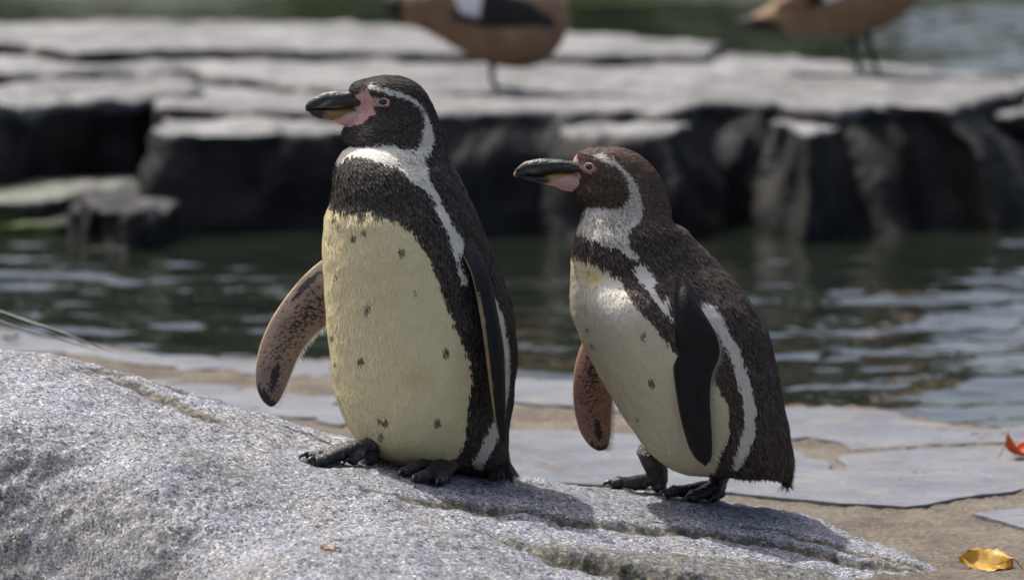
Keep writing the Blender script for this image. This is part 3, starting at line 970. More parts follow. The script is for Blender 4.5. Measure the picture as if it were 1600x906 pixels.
    for jj in (ej, (nc - ej) % nc):
        c_, nn = V[ei, jj], N[ei, jj]
        u = np.cross(nn, [0, 0, 1]); u /= np.linalg.norm(u); w_ = np.cross(u, nn)
        R = .0072
        rows = []
        for i in range(13):
            th = math.pi * i / 12
            for k in range(24):
                a = 2 * math.pi * k / 24
                rows.append(c_ - nn * R * .38 + R * (math.cos(th) * nn + math.sin(th) * (math.cos(a) * u + .85 * math.sin(a) * w_)))
        eye = add('eye', new_mesh('eye', rows, grid_faces(13, 24, True)), M_EYE, root)
        tr = []
        for k in range(32):
            a = 2 * math.pi * k / 32
            for i in range(10):
                b = 2 * math.pi * i / 10
                rr = R * .98 + .0014 * math.cos(b)
                tr.append(c_ + rr * (1.12 * math.cos(a) * u + .8 * math.sin(a) * w_) + nn * (.0011 * math.sin(b) + .0008))
        F = np.array([[k * 10 + i, ((k + 1) % 32) * 10 + i, ((k + 1) % 32) * 10 + (i + 1) % 10, k * 10 + (i + 1) % 10] for k in range(32) for i in range(10)])
        add('eyelid', new_mesh('eyelid', tr, F), M_LID, eye)
    # ---- flippers
    for fl in cfg['flippers']:
        flipper(root, fl, Y0)
    # ---- feet
    for ft in cfg['feet']:
        foot(root, ft)
    return root, V, N, PX, PY

def flipper(root, fl, Y0):
    ed = np.array(fl['edges'], float)          # lead x,y,depth, trail x,y,depth, thickness(mm)
    nr, ns = 130, 72
    lead = catmull([W(e[0], e[1], Y0 + e[2]) for e in ed], nr)
    trail = catmull([W(e[3], e[4], Y0 + e[5]) for e in ed], nr)
    th = np.interp(np.linspace(0, 1, nr), np.linspace(0, 1, len(ed)), ed[:, 6]) * .001
    mid = (lead + trail) / 2
    tan = np.gradient(mid, axis=0); tan /= np.linalg.norm(tan, axis=1)[:, None] + 1e-9
    wv = trail - lead
    nrm = np.cross(tan, wv); nrm /= np.linalg.norm(nrm, axis=1)[:, None] + 1e-9
    if np.sum(nrm[:, 1]) > 0: nrm = -nrm       # towards the camera
    rows, uv = [], []
    bow = fl.get('bow', 0.0)
    for i in range(nr):
        s = i / (nr - 1)
        for j in range(ns):
            a = 2 * math.pi * j / ns
            u = (1 - math.cos(a)) / 2           # 0 lead .. 1 trail
            prof = math.sin(a)
            tt = th[i] * (abs(prof) ** .8) * (1.25 - .7 * u) * np.sign(prof)
            rows.append(lead[i] + wv[i] * u + nrm[i] * (tt + bow * math.sin(math.pi * u)))
            uv.append((s, u, prof))
    V = np.array(rows); uv = np.array(uv)
    s, u, pf = uv.T
    inner = (pf > 0) if fl['visible'] == 'inner' else (pf < 0)
    n1 = fbm(np.stack([s * 9, u * 4, s * 0 + fl['seed']], -1), 1, 3, fl['seed'])
    n2 = pnoise(np.stack([s * 75, u * 17, s * 0 + fl['seed']], -1), 1, 3)
    n3 = pnoise(np.stack([s * 40 + u * 20, u * 6, s * 0], -1), 1, fl['seed'])
    base = np.array(fl['icol'])
    ci = np.tile(base, (len(V), 1)) * (1 + .22 * n1 + .10 * n3)[:, None]
    # dark streaks of the underside
    spot = (n2 > .30 + .5 * np.abs(u - .55) - .45 * np.exp(-((s - fl['sp'][0]) / .22) ** 2 - ((u - fl['sp'][1]) / .22) ** 2))
    spot |= (np.exp(-((s - .42) / .11) ** 2 - ((u - .17 - .0 * s) / .07) ** 2) > .5) & (fl['seed'] == 1)
    spot |= (s + .05 * n1 + .03 * n3 > .93)
    spot |= (np.exp(-((s - .84) / .09) ** 2 - ((u - .6) / .16) ** 2) + .35 * n2 > .55)
    ci[spot] = [.022, .018, .017]
    co = np.tile([.011, .010, .011], (len(V), 1)) * (1 + .4 * n1)[:, None]
    col = np.where(inner[:, None], ci, co)
    le = (u < .024 + .012 * n1) & ((s > .38 + .1 * n3) | (fl['visible'] == 'inner'))
    col[le] = np.array(fl['lead']) * (1 + .3 * n3[le])[:, None]
    te = u > .975
    col[te] = [.30, .27, .24]
    n_ = len(V)
    V = np.concatenate([V, [V[:ns].mean(0), V[-ns:].mean(0)]]); col = np.concatenate([col, col[:1], col[-1:]])
    j = np.arange(ns); j2 = (j + 1) % ns
    F3 = np.concatenate([np.stack([np.full(ns, n_), j, j2], -1), np.stack([np.full(ns, n_ + 1), (nr - 1) * ns + j2, (nr - 1) * ns + j], -1)])
    me = new_mesh('flipper', V, [grid_faces(nr, ns, True, True), F3], colors=np.clip(col, 0, 1))
    me_o = add('flipper', me, M_FLIP, root)
    # fringe of tiny feathers on the trailing edge
    k = 230
    si = np.linspace(.3, .985, k); ii = si * (nr - 1); i0 = ii.astype(int)
    Tt = trail[i0]; dirv = wv[i0] / (np.linalg.norm(wv[i0], axis=1)[:, None] + 1e-9)
    tn = tan[i0]
    l = RNG.uniform(.004, .0085, k)[:, None]
    b = Tt - dirv * .003
    FV = np.stack([b - tn * .0011, b + tn * .0011, b + dirv * (l + .003) + tn * l * .9 + nrm[i0] * RNG.normal(0, .0006, (k, 1))], 1)
    fc = np.repeat(np.tile(np.array(fl['fringe']), (k, 1)) * RNG.uniform(.6, 1.2, (k, 1)), 3, 0)
    add('edge_feathers', new_mesh('edge_feathers', FV.reshape(-1, 3), np.arange(3 * k).reshape(-1, 3), colors=fc, smooth=False), M_PLUME, me_o, kind='stuff')

def onrock(px, py):
    p = hit(px, py); p = p.copy(); p[2] = rock_z(p[0], p[1]); return p

def rock_s(x, y):
    i = int(np.clip(round((x - ROCK_X[0]) / .0038), 5, len(ROCK_X) - 6)); j = int(np.clip(round((y - ROCK_Y[0]) / .0038), 5, len(ROCK_Y) - 6))
    return float(ROCK_Z[j - 4:j + 5, i - 4:i + 5].mean())

def foot(root, ft):
    tips = [onrock(*p) for p in ft['tips']]
    heel = onrock(*ft['heel'])
    up = np.array([0, 0, 1.0])
    ank = heel + up * ft.get('ah', .022)
    mb = MB()
    top = np.array(ft['top'])
    mb.put(*tube([top, (top + ank) / 2 + np.array(ft.get('bend', (0, 0, 0))), ank, heel + up * .008], [ft['lr'], ft['lr'] * .85, .0165, .012], 18, 22))
    cm = []
    for k, t in enumerate(tips):
        v = t - ank; hv = v * [1, 1, 0]; ln = np.linalg.norm(hv); hd = hv / ln
        pts = [ank - hd * .004, ank + v * .30 + up * .010, ank + v * .62 + up * .0105, ank + v * .86 + up * .009, t + up * .0075]
        for i in range(1, 5):
            pts[i][2] = rock_s(pts[i][0], pts[i][1]) + (0, ft.get('ah', .022) * .92, ft.get('ah', .022) * .60, .0115, .0080)[i]
        mb.put(*tube(pts, [.013, .0115, .0108, .0112, .0098], 16, 26, .82))
        # padded toe joints
        for f_ in (.55, .86):
            c = ank + v * f_; c[2] = rock_s(c[0], c[1]) + (ft.get('ah', .022) * .62 if f_ < .7 else .0115)
            mb.put(*tube([c - hd * .006, c, c + hd * .006], [.008, .0138, .009], 12, 8, .85))
        cl = [t - hd * .003 + up * .0105, t + hd * .006 + up * .0115, t + hd * .0125 + up * .0075, t + hd * .0165 + up * .0015]
        for q, hh in zip(cl, (.0105, .0115, .0075, .002)): q[2] = rock_s(q[0], q[1]) + hh
        cm.append(cl)
    # webbing
    for a, b in zip(tips[:-1], tips[1:]):
        n = 9
        R = []
        for i in range(n):
            f = .12 + .66 * i / (n - 1)
            for j in range(7):
                g = j / 6
                fj = f * (1 - .22 * math.sin(math.pi * g) * (i / (n - 1)))
                q = ank + ((a - ank) * (1 - g) + (b - ank) * g) * fj
                q[2] = rock_s(q[0], q[1]) + .003 + ft.get('ah', .022) * .75 * (1 - fj) ** 1.3 - .001 * math.sin(math.pi * g)
                R.append(q)
        R = np.array(R)
        F = grid_faces(n, 7)
        V = np.concatenate([R + up * .0034, R - up * .0044])
        off = len(R)
        edge = [i for i in range(7)] + [i * 7 + 6 for i in range(1, n)] + [(n - 1) * 7 + i for i in range(5, -1, -1)] + [i * 7 for i in range(n - 2, 0, -1)]
        E = [(edge[i], edge[(i + 1) % len(edge)], edge[(i + 1) % len(edge)] + off, edge[i] + off) for i in range(len(edge))]
        mb.put(V, np.concatenate([F[:, ::-1], F + off, np.array(E)]))
    o = add('foot', remeshed(mb, 'foot', .0017, 4), M_FOOT, root)
    for cl in cm:
        b = MB(); b.put(*tube(cl, [.0048, .0046, .0032, .0008], 10, 14, .9))
        add('claw', b.mesh('claw'), M_CLAW, o)

# zoomed-crop converters used to note the plumage markings
def zc(pts, x0, y0, s): return [(x0 + x / s, y0 + y / s) for x, y in pts]

Z1 = lambda *p: zc(p, 460, 100, 3.7733)
Z3 = lambda *p: zc(p, 380, 320, 1.969)
Z2 = lambda *p: zc(p, 780, 210, 3.9406)
Z4 = lambda *p: zc(p, 860, 380, 2.1575)

P1 = dict(ntail=70, tailroot=((766, 722), (792, 722)), taildir=(.12, -1), taily=0, tailcol=(.04, .036, .033), Y0=.165, seed=1, base=(655, 745), zbase=0.0, neck_y=226, bill_y=165, feathers=120000, fuzz=1.7, tail0=.80,
  label='taller black and white penguin with one spotted flipper held out from its side',
  back=DARK * 1.05, tip=np.array([.16, .135, .115]),
  st=[(599, 119.2, 607, 119.2, .8, 90, .1), (582, 121, 625, 121, .75, 90, .15), (565, 126, 640, 126, .68, 90, .2), (551, 133, 652, 133, .64, 90, .28), (545, 142, 661, 142, .62, 90, .33),
      (549, 156, 670, 156, .61, 90, .38), (552, 171, 677, 171, .61, 90, .38), (546, 187, 684, 186, .61, 90, .34), (538, 199, 688, 198, .61, 90, .3), (535, 209, 691, 208, .62, 90, .22),
      (537, 218, 693, 218, .64, 88, .15), (545, 227, 695, 227, .69, 85, .08), (536, 237, 697, 237, .75, 80, .0), (528, 250, 700, 249, .82, 73, 0), (522, 268, 708, 264, .88, 64, 0),
      (517, 306, 726, 298, .93, 54, 0), (508, 346, 743, 334, .95, 49, 0), (506, 400, 764, 384, .96, 48, 0), (507, 455, 786, 438, .96, 48, 0), (511, 520, 803, 498, .96, 48, 0),
      (519, 588, 807, 556, .96, 48, 0), (531, 634, 803, 614, .95, 48, 0), (551, 676, 796, 662, .92, 48, 0), (588, 708, 794, 703, .84, 48, 0), (640, 724, 796, 726, .7, 50, 0),
      (705, 731, 802, 740, .5, 52, 0), (760, 738, 800, 744, .3, 55, 0)],
  spots=[(x, y, r) for (x, y), r in zip(Z3((365, 36), (370, 82), (338, 100), (408, 35), (487, 142), (285, 222), (378, 322), (386, 308), (622, 450), (362, 476), (273, 405), (283, 487), (418, 660), (437, 667), (422, 708), (597, 668), (458, 40), (485, 55), (280, 42), (292, 62), (526, 265)),
          (7, 4.5, 4.5, 4, 5.5, 3, 4.5, 3.5, 5.5, 5, 3, 2.5, 4, 5, 5, 5.5, 4.5, 3.5, 4, 3, 1.8))],
  stains_and_sun=[(650, 590, 22, 20, (.52, .42, .17), .4), (595, 455, 40, 60, (.62, .55, .3), .15), (620, 690, 60, 30, (.6, .55, .38), .25)],
  polys=[
    (Z3((240, 45), (262, 28), (300, 14), (340, 16), (375, 10), (420, 25), (480, 45), (520, 75), (545, 110), (570, 150), (590, 200), (610, 260), (630, 310), (650, 360), (680, 430), (698, 470), (705, 530), (697, 600), (690, 680), (680, 740), (655, 775), (600, 810), (300, 860), (200, 800), (200, 45)), CREAM, 1),
    # face stripe, collar and shoulder stripe
    (Z1((270, 478), (330, 480), (400, 475), (500, 465), (580, 465), (630, 490), (690, 492), (720, 470), (745, 400), (755, 320), (735, 270), (690, 230), (640, 205), (560, 185), (490, 162), (440, 150), (410, 135), (450, 112), (500, 133), (600, 152), (660, 173), (720, 213), (768, 275), (803, 350), (822, 440), (805, 520), (765, 545), (772, 600), (795, 680), (825, 725), (880, 830), (915, 910), (885, 910), (850, 880), (800, 790), (760, 735), (700, 700), (650, 670), (620, 640), (580, 600), (520, 590), (470, 570), (400, 550), (330, 548), (290, 570), (240, 612), (150, 640), (150, 478)), WHITE, 1),
    (Z3((572, -10), (604, -10), (642, 58), (676, 108), (684, 150), (660, 150), (668, 180), (690, 220), (690, 246), (664, 240), (652, 180), (636, 130), (626, 90), (606, 50)), WHITE, 1),
    (Z3((700, 170), (735, 215), (770, 270), (800, 340), (815, 410), (822, 470), (820, 560), (806, 640), (786, 714), (755, 775), (735, 822), (700, 800), (696, 775), (722, 745), (742, 700), (765, 655), (795, 580), (792, 450), (775, 360), (750, 270), (720, 220)), WHITE, 1),
    (Z1((395, 150), (415, 135), (432, 150), (448, 185), (500, 190), (555, 200), (572, 230), (545, 258), (500, 250), (465, 258), (488, 300), (440, 312), (410, 350), (372, 366), (330, 372), (200, 380), (240, 300), (300, 280), (330, 180)), PINK, 2),
  ],
  bulges=[(590, 390, 70, 40, .004), (600, 325, 80, 22, -.005), (700, 400, 40, 60, .006), (560, 520, 40, 70, .003), (640, 640, 60, 40, .004), (615, 560, 30, 60, -.002)],
  mottle=[(640, 255, 40, 25, .35), (590, 330, 90, 14, .25)],
  eye=(598.6, 160),
  upper=[(477, 166, 170, 1.2), (480, 161, 174, 3.5), (487, 155, 171.5, 6), (495, 150, 171, 8), (508, 145, 171, 10.5), (525, 141.5, 170.5, 13), (545, 141, 169, 16), (562, 144, 168, 18), (584, 150, 172, 19)],
  lower=[(483, 171, 174, 2), (487, 170.5, 180, 4), (495, 170, 184, 6.5), (508, 170.5, 187, 9.5), (525, 169.5, 192, 12), (540, 168.5, 199, 14), (556, 169, 204, 16), (582, 173, 206, 16)],
  flippers=[
    dict(visible='inner', seed=1, icol=(.175, .128, .104), lead=(.42, .31, .17), sp=(.52, .62), fringe=(.85, .82, .76), bow=.004,  # near-white fringe colour stands in for sunlight shining through the feathers
      edges=[(600, 345, .10, 612, 430, .06, 9), (560, 365, .115, 585, 455, .075, 9), (520, 394, .125, 550, 482, .09, 8), (482, 424, .125, 517, 504, .10, 7), (447, 464, .12, 490, 526, .10, 6.5), (420, 506, .11, 468, 555, .095, 6), (405, 545, .10, 455, 585, .085, 5.5), (399, 581, .09, 445, 609, .08, 5), (403, 612, .085, 436, 626, .078, 4), (414, 630, .08, 427, 634.5, .078, 2.5), (421, 635, .078, 423, 635.5, .078, 1)]),
    dict(visible='outer', seed=2, icol=(.175, .128, .104), lead=(.22, .16, .08), sp=(.5, .5), fringe=(.2, .18, .16), bow=.006,
      edges=[(692, 352, -.085, 728, 368, -.055, 10), (716, 382, -.115, 746, 398, -.075, 10), (738, 425, -.142, 766, 450, -.10, 9), (748, 470, -.155, 778, 500, -.108, 8), (756, 520, -.162, 786, 545, -.112, 7), (763, 575, -.163, 788, 592, -.115, 6.5), (769, 625, -.158, 788, 636, -.118, 6), (775, 663, -.148, 787, 666, -.12, 5), (780, 682, -.138, 785, 681, -.125, 3), (783, 687, -.13, 784.5, 686, -.128, 1)]),
  ],
  feet=[dict(tips=[(482, 717), (492, 724), (548, 724)], heel=(580, 723), top=W(604, 702, .19), lr=.020, ah=.032),
        dict(tips=[(630, 746), (650, 757), (686, 757)], heel=(738, 741), top=W(716, 716, .14), lr=.020, ah=.036)])

P2 = dict(ntail=170, tailroot=((1150, 715), (1230, 712)), taildir=(.10, -1), taily=0, tailcol=(.05, .04, .034), Y0=.25, seed=5, base=(1085, 770), zbase=-.06, neck_y=323, bill_y=272, feathers=120000, fuzz=1.7, tail0=.62,
  label='shorter penguin with brown head leaning forward, both flippers hanging down',
  back=DARK * 1.25 + [.006, .002, 0], tip=np.array([.19, .145, .115]),
  st=[(943, 229.2, 952, 229.2, .8, 90, .1), (925, 231.5, 975, 232.5, .75, 90, .15), (908, 236, 993, 240, .68, 90, .2), (899, 243, 1008, 251, .64, 90, .28), (895, 253, 1020, 264, .62, 90, .34),
      (897, 266, 1031, 279, .61, 90, .38), (898, 281, 1038, 294, .61, 90, .36), (895, 295, 1043, 309, .61, 89, .32), (902, 310, 1046, 323, .63, 87, .22), (914, 322, 1047, 337, .68, 84, .1),
      (909, 341, 1052, 350, .76, 80, 0), (902, 360, 1068, 360, .76, 76, 0), (895, 387, 1087, 380, .70, 72, 0), (891, 420, 1112, 403, .68, 69, 0), (893, 460, 1143, 436, .82, 68, 0),
      (902, 508, 1176, 478, .95, 68, 0), (917, 550, 1199, 520, .93, 68, 0), (936, 585, 1212, 568, .88, 68, 0), (960, 626, 1221, 618, .86, 68, 0), (987, 669, 1230, 660, .82, 68, 0),
      (1018, 706, 1236, 696, .76, 68, 0), (1060, 733, 1239, 722, .66, 68, 0), (1120, 739, 1237, 738, .5, 68, 0), (1175, 738, 1232, 746, .38, 68, 0), (1205, 742, 1228, 748, .3, 68, 0)],
  spots=[(x, y, r) for (x, y), r in zip(Z4((128, 92), (178, 152), (265, 212), (310, 308), (340, 468), (118, 228), (122, 285), (138, 340), (320, 245), (290, 585)), (3, 2.5, 5, 4.5, 5.5, 2.5, 2.5, 3, 3, 2))],
  stains_and_sun=[(950, 470, 80, 50, (.77, .74, .66), .75), (928, 432, 13, 10, (.62, .48, .05), .75), (915, 415, 22, 14, (.65, .55, .25), .5), (990, 640, 60, 60, (.6, .56, .42), .15), (905, 358, 12, 14, (.6, .5, .25), .5)],  # broad white chest entry puts sunlight into the plumage colour
  polys=[
    (Z2((430, 60), (1100, 60), (1100, 580), (870, 540), (760, 440), (540, 440), (440, 330)), BROWN, 0),
    (Z2((470, 250), (560, 245), (700, 270), (790, 330), (790, 400), (740, 440), (540, 440), (430, 330)), BROWN * .55, 0),
    (Z4((40, 30), (75, 34), (100, 46), (150, 62), (190, 82), (215, 108), (238, 118), (252, 152), (278, 190), (312, 230), (350, 272), (388, 318), (420, 362), (480, 400), (540, 440), (575, 485), (600, 540), (606, 600), (596, 660), (572, 715), (552, 770), (480, 810), (350, 790), (200, 760), (30, 600)), np.array([.73, .655, .45]), 1),
    (Z4((484, 222), (510, 190), (540, 194), (575, 230), (600, 290), (635, 340), (655, 400), (680, 480), (696, 560), (690, 640), (662, 716), (625, 768), (588, 748), (600, 710), (625, 650), (645, 580), (635, 500), (615, 430), (602, 384), (578, 340), (555, 300), (520, 262)), WHITE * .97, 1),
    (Z4((268, 76), (300, 52), (332, 82), (356, 128), (345, 152), (380, 196), (412, 250), (408, 262), (385, 238), (345, 195), (318, 155), (290, 122)), WHITE, 1),
    (Z4((372, 165), (384, 160), (400, 185), (404, 212), (394, 216), (380, 200)), np.array([.66, .63, .42]), 1),
    (Z2((545, 128), (620, 113), (680, 138), (745, 180), (795, 240), (845, 310), (872, 400), (882, 460), (870, 520), (850, 548), (795, 592), (802, 680), (865, 740), (845, 768), (790, 745), (720, 690), (640, 690), (600, 650), (545, 640), (520, 610), (470, 620), (420, 640), (420, 600), (500, 530), (530, 445), (620, 428), (700, 442), (750, 432), (782, 390), (786, 330), (765, 262), (720, 212), (650, 177), (590, 152)), WHITE * .9, 1),
    (Z2((425, 160), (450, 128), (480, 125), (492, 165), (540, 168), (602, 188), (602, 230), (560, 245), (500, 232), (495, 245), (512, 266), (470, 290), (445, 328), (400, 335), (250, 310), (300, 200)), PINK * [.95, .9, .92], 2),
  ],
  bulges=[(950, 496, 66, 34, .021), (950, 430, 60, 24, -.008), (905, 470, 25, 40, .004), (1060, 455, 45, 40, .003), (975, 560, 50, 30, -.004)],
  mottle=[(955, 345, 45, 26, .75), (985, 300, 25, 30, .35), (930, 385, 40, 14, .4)],
  eye=(921, 261),
  upper=[(802.5, 271, 275, 1.2), (806, 264, 277, 3.5), (813, 258, 276, 6), (825, 252, 275.5, 8), (838, 249, 275, 10), (855, 247.5, 273.5, 12.5), (875, 248, 270.5, 15), (889, 251, 269, 17), (912, 256, 271, 18)],
  lower=[(809, 274, 277, 2), (814, 274, 279, 4), (820, 274, 280.5, 5), (838, 274, 284, 8.5), (856, 272, 288, 12), (872, 269.5, 293, 14), (885, 269, 299, 15), (912, 272, 302, 15)],
  flippers=[
    dict(visible='outer', seed=4, icol=(.33, .22, .175), lead=(.10, .07, .05), sp=(.5, .5), fringe=(.3, .28, .25), bow=.010,
      edges=[(1052, 446, -.120, 1076, 450, -.115, 11), (1052, 468, -.142, 1088, 470, -.138, 11), (1052, 494, -.153, 1106, 498, -.147, 10), (1051.5, 522, -.157, 1122, 526, -.148, 9), (1051.5, 550, -.148, 1126, 553, -.14, 8), (1052, 580, -.15, 1114, 585, -.143, 7.5), (1056, 612, -.15, 1110, 620, -.142, 7), (1062, 648, -.147, 1111.5, 652, -.14, 6), (1070, 680, -.142, 1113, 682, -.135, 5.5), (1080, 706, -.135, 1113, 706, -.13, 4.5), (1090, 719, -.13, 1110, 719, -.128, 3), (1098, 724, -.128, 1104, 724, -.127, 1.2)]),
    dict(visible='inner', seed=6, icol=(.21, .118, .086), lead=(.30, .19, .12), sp=(.45, .45), fringe=(.5, .42, .38), bow=.004,
      edges=[(950, 470, .13, 985, 480, .115, 9), (925, 505, .125, 970, 520, .11, 9), (907, 542, .12, 962, 555, .105, 8), (898, 575, .115, 958, 590, .10, 7), (895, 607, .11, 957, 622, .10, 6.5), (899, 649, .105, 955, 655, .098, 5.5), (910, 681, .10, 953, 684, .095, 4.5), (925, 699, .097, 949, 699, .095, 3), (934, 704, .096, 942, 703.5, .095, 1.2)]),
  ],
  feet=[dict(tips=[(956, 754), (987, 763), (1030, 764)], heel=(1030, 753), top=W(1016, 700, .29), lr=.024, ah=.024, hallux=1),
        dict(tips=[(1042, 778), (1078, 787), (1112, 788)], heel=(1122, 785), top=W(1130, 712, .22), lr=.019, ah=.024)])

def ucol1(x, y, V):
    n = fbm(V * [1, 1, 2], 160, 3, 3)
    c = np.tile([.018, .017, .017], (len(x), 1)) * (1 + .6 * n)[:, None]
    g = np.exp(-((x - 505) / 12) ** 2 - ((y - (170 - (x - 495) * .55)) / 3.5) ** 2)
    g = np.maximum(g, .7 * np.exp(-((x - 525) / 28) ** 2 - ((y - 168) / 1.8) ** 2))
    c = c * (1 - g[:, None] * .7) + np.array([.22, .2, .18]) * g[:, None] * .7
    return np.clip(c, 0, 1)
def lcol1(x, y, V):
    n = fbm(V, 140, 3, 6)
    c = np.tile([.018, .017, .017], (len(x), 1))
    t = np.clip((x - 503 + 5 * n + (y - 180) * .6) / 10, 0, 1)[:, None]
    c = c * (1 - t) + np.array([.19, .115, .03]) * t
    t = np.clip((x - 530 + (y - 182) * 2.2 + 6 * n) / 12, 0, 1)[:, None]
    c = c * (1 - t) + PINK * t
    return np.clip(c, 0, 1)
def ucol2(x, y, V):
    n = fbm(V * [1, 1, 2], 160, 3, 3)
    c = np.tile([.018, .018, .018], (len(x), 1)) * (1 + .6 * n)[:, None]
    g = np.exp(-((x - 832) / 10) ** 2 - ((y - 267) / 3.5) ** 2)
    c = c * (1 - g[:, None] * .6) + np.array([.17, .15, .13]) * g[:, None] * .6
    g = np.clip((807 - x) / 3, 0, 1)[:, None]
    c = c * (1 - g) + np.array([.35, .22, .08]) * g
    t = np.clip((y - 268 + 2 * n) / 3, 0, 1) * np.clip((x - 866) / 10, 0, 1)
    c = c * (1 - t[:, None]) + np.array([.28, .17, .05]) * t[:, None]
    return np.clip(c, 0, 1)
def lcol2(x, y, V):
    n = fbm(V, 140, 3, 6)
    c = np.tile([.018, .018, .018], (len(x), 1))
    t = np.clip((x - 852 + 5 * n) / 7, 0, 1)[:, None]
    c = c * (1 - t) + np.array([.30, .19, .04]) * t
    t = np.clip((x - 866 + (y - 280) * 2.6 + 6 * n) / 12, 0, 1)[:, None]
    c = c * (1 - t) + PINK * t
    return np.clip(c, 0, 1)
P1['ucol'], P1['lcol'], P2['ucol'], P2['lcol'] = ucol1, lcol1, ucol2, lcol2

make_penguin(P1)
make_penguin(P2)

# ------------------------------------------------------------------ ducks
M_DUCK = plumage_mat('duck_plumage', .7)
M_DLEG = plain('duck_leg', (.03, .026, .022), .5, .4)
def duck(cfg):
    Y = cfg['Y']; sc = (CAM_D + Y) / FPX
    st = np.array(cfg['st'], float)           # x, ytop, ybot, halfwidth px   tail -> breast
    root = empty('duck', W(*cfg['base'], Y), cfg['label'], 'duck', 'ducks on the ledge')
    nr, ns = 90, 56
    xs = np.linspace(st[0, 0], st[-1, 0], nr)
    q = np.stack([pchip(st[:, 0], st[:, i], xs) for i in (1, 2, 3)], -1)
    rows, uv = [], []
    for x, (yt, yb, hw) in zip(xs, q):
        C = W(x, (yt + yb) / 2, Y)
        for j in range(ns):
            a = 2 * math.pi * j / ns
            rows.append(C + np.array([0, -hw * sc * math.cos(a), (yb - yt) / 2 * sc * math.sin(a)])); uv.append((x, a))
    V = np.array(rows)
    x, y = project(V)
    n1 = fbm(V, 14, 3, cfg['seed']); n2 = fbm(V * [1, 1, 3], 40, 2, 3)
    base = np.array([.215, .135, .08])
    col = np.tile(base, (len(V), 1)) * (1 + .35 * n1 + .2 * n2)[:, None]
    for poly, c in cfg['marks']:
        m = inpoly(x + 2 * n2, y + 2 * n1, poly); col[m] = c
    n_ = len(V)
    V = np.concatenate([V, [V[:ns].mean(0), V[-ns:].mean(0)]]); col = np.concatenate([col, col[:1], col[-1:]])
    j = np.arange(ns); j2 = (j + 1) % ns
    F3 = np.concatenate([np.stack([np.full(ns, n_), j2, j], -1), np.stack([np.full(ns, n_ + 1), (nr - 1) * ns + j, (nr - 1) * ns + j2], -1)])
    add('body', new_mesh('body', V, [grid_faces(nr, ns, True), F3], colors=np.clip(col, 0, 1)), M_DUCK, root)
    # neck and head
    mb = MB(); mb.put(*tube([W(p[0], p[1], Y) for p in cfg['neck']], cfg['nr'], 20, 30))
    hd = add('head', mb.mesh('head'), plain('duck_head', (.45, .30, .17), .7, .2), root)
    mb = MB(); mb.put(*tube([W(p[0], p[1], Y) for p in cfg['bill']], [.016, .015, .014, .009], 14, 12, .6))
    add('bill', mb.mesh('bill'), M_CLAW, hd)
    # folded wing on each side
    for sgn in (-1, 1):
        mb = MB()
        path = [W(p[0], p[1], Y) + np.array([0, sgn * p[2] * sc, 0]) for p in cfg['wing']]
        Vt, f4, f3 = tube(path, cfg['wr'], 18, 40, 1.0)
        Vt[:, 1] = path[1][1] + (Vt[:, 1] - path[1][1]) * .35
        mb.put(Vt, f4, f3)
        x, y = project(Vt)
        nn = fbm(Vt, 25, 3, 5)
        c = np.tile(np.array([.022, .02, .019]), (len(Vt), 1)) * (1 + .5 * nn)[:, None]
        for poly, cc in cfg['wmarks']:
            m = inpoly(x + 3 * nn, y, poly); c[m] = cc
        add('wing', mb.mesh('wing', colors=np.clip(c, 0, 1)), M_DUCK, root)
    for lg in cfg['legs']:
        mb = MB()
        p = [W(a, b, Y + dy) for a, b, dy in lg['path']]
        mb.put(*tube(p, lg['r'], 12, 20))
        f = p[-1]
        zt = f[2]
        for dx, dy in ((.062, -.030), (.072, .0), (.060, .030)):
            mb.put(*tube([f + [0, 0, .004], f + np.array([dx * .55, dy * .55, .004]), f + np.array([dx, dy, .001])], [.007, .006, .004], 8, 8, .7))
        mb.put([f + [0, 0, .004], f + [.058, -.028, .002], f + [.068, 0, .002], f + [.056, .028, .002]], [(0, 1, 2, 3)])
        add('leg', mb.mesh('leg'), M_DLEG, root)

BLK = np.array([.022, .020, .018])
duck(dict(Y=6.42, seed=1, base=(775, 143), label='orange brown duck with dark folded wing standing on one leg on the ledge',
  st=[(600, -2, 8, 6), (612, -8, 28, 16), (632, -18, 38, 26), (660, -28, 47, 36), (700, -36, 69, 46), (740, -42, 90, 53), (780, -44, 104, 57), (815, -42, 107.5, 58), (845, -34, 100, 54), (868, -20, 82, 44), (883, 0, 58, 30), (891, 18, 36, 14)],
  marks=[([(590, -40), (634, -40), (628, 40), (590, 40)], BLK)],
  neck=[(845, 0), (862, -50), (868, -105), (890, -150), (915, -158)], nr=[.075, .055, .04, .05, .035], bill=[(915, -156), (940, -150), (962, -145), (972, -143)],
  wing=[(672, -4, 40), (720, 4, 50), (780, 14, 54), (830, 26, 52), (862, 34, 44)], wr=[.018, .045, .055, .045, .015],
  wmarks=[([(700, -60), (752, -60), (752, 14), (745, 30), (728, 26), (712, 8)], np.array([.72, .72, .72])), ([(600, -60), (702, -60), (714, 12), (700, 40), (600, 60)], np.array([.20, .125, .075])), ([(796, -60), (900, -60), (900, 22), (862, 8), (820, 2)], np.array([.27, .18, .11]))],
  legs=[dict(path=[(764, 80, -.01), (770, 104, -.01), (769, 122, -.01), (777, 141, -.01)], r=[.022, .012, .008, .009])]))
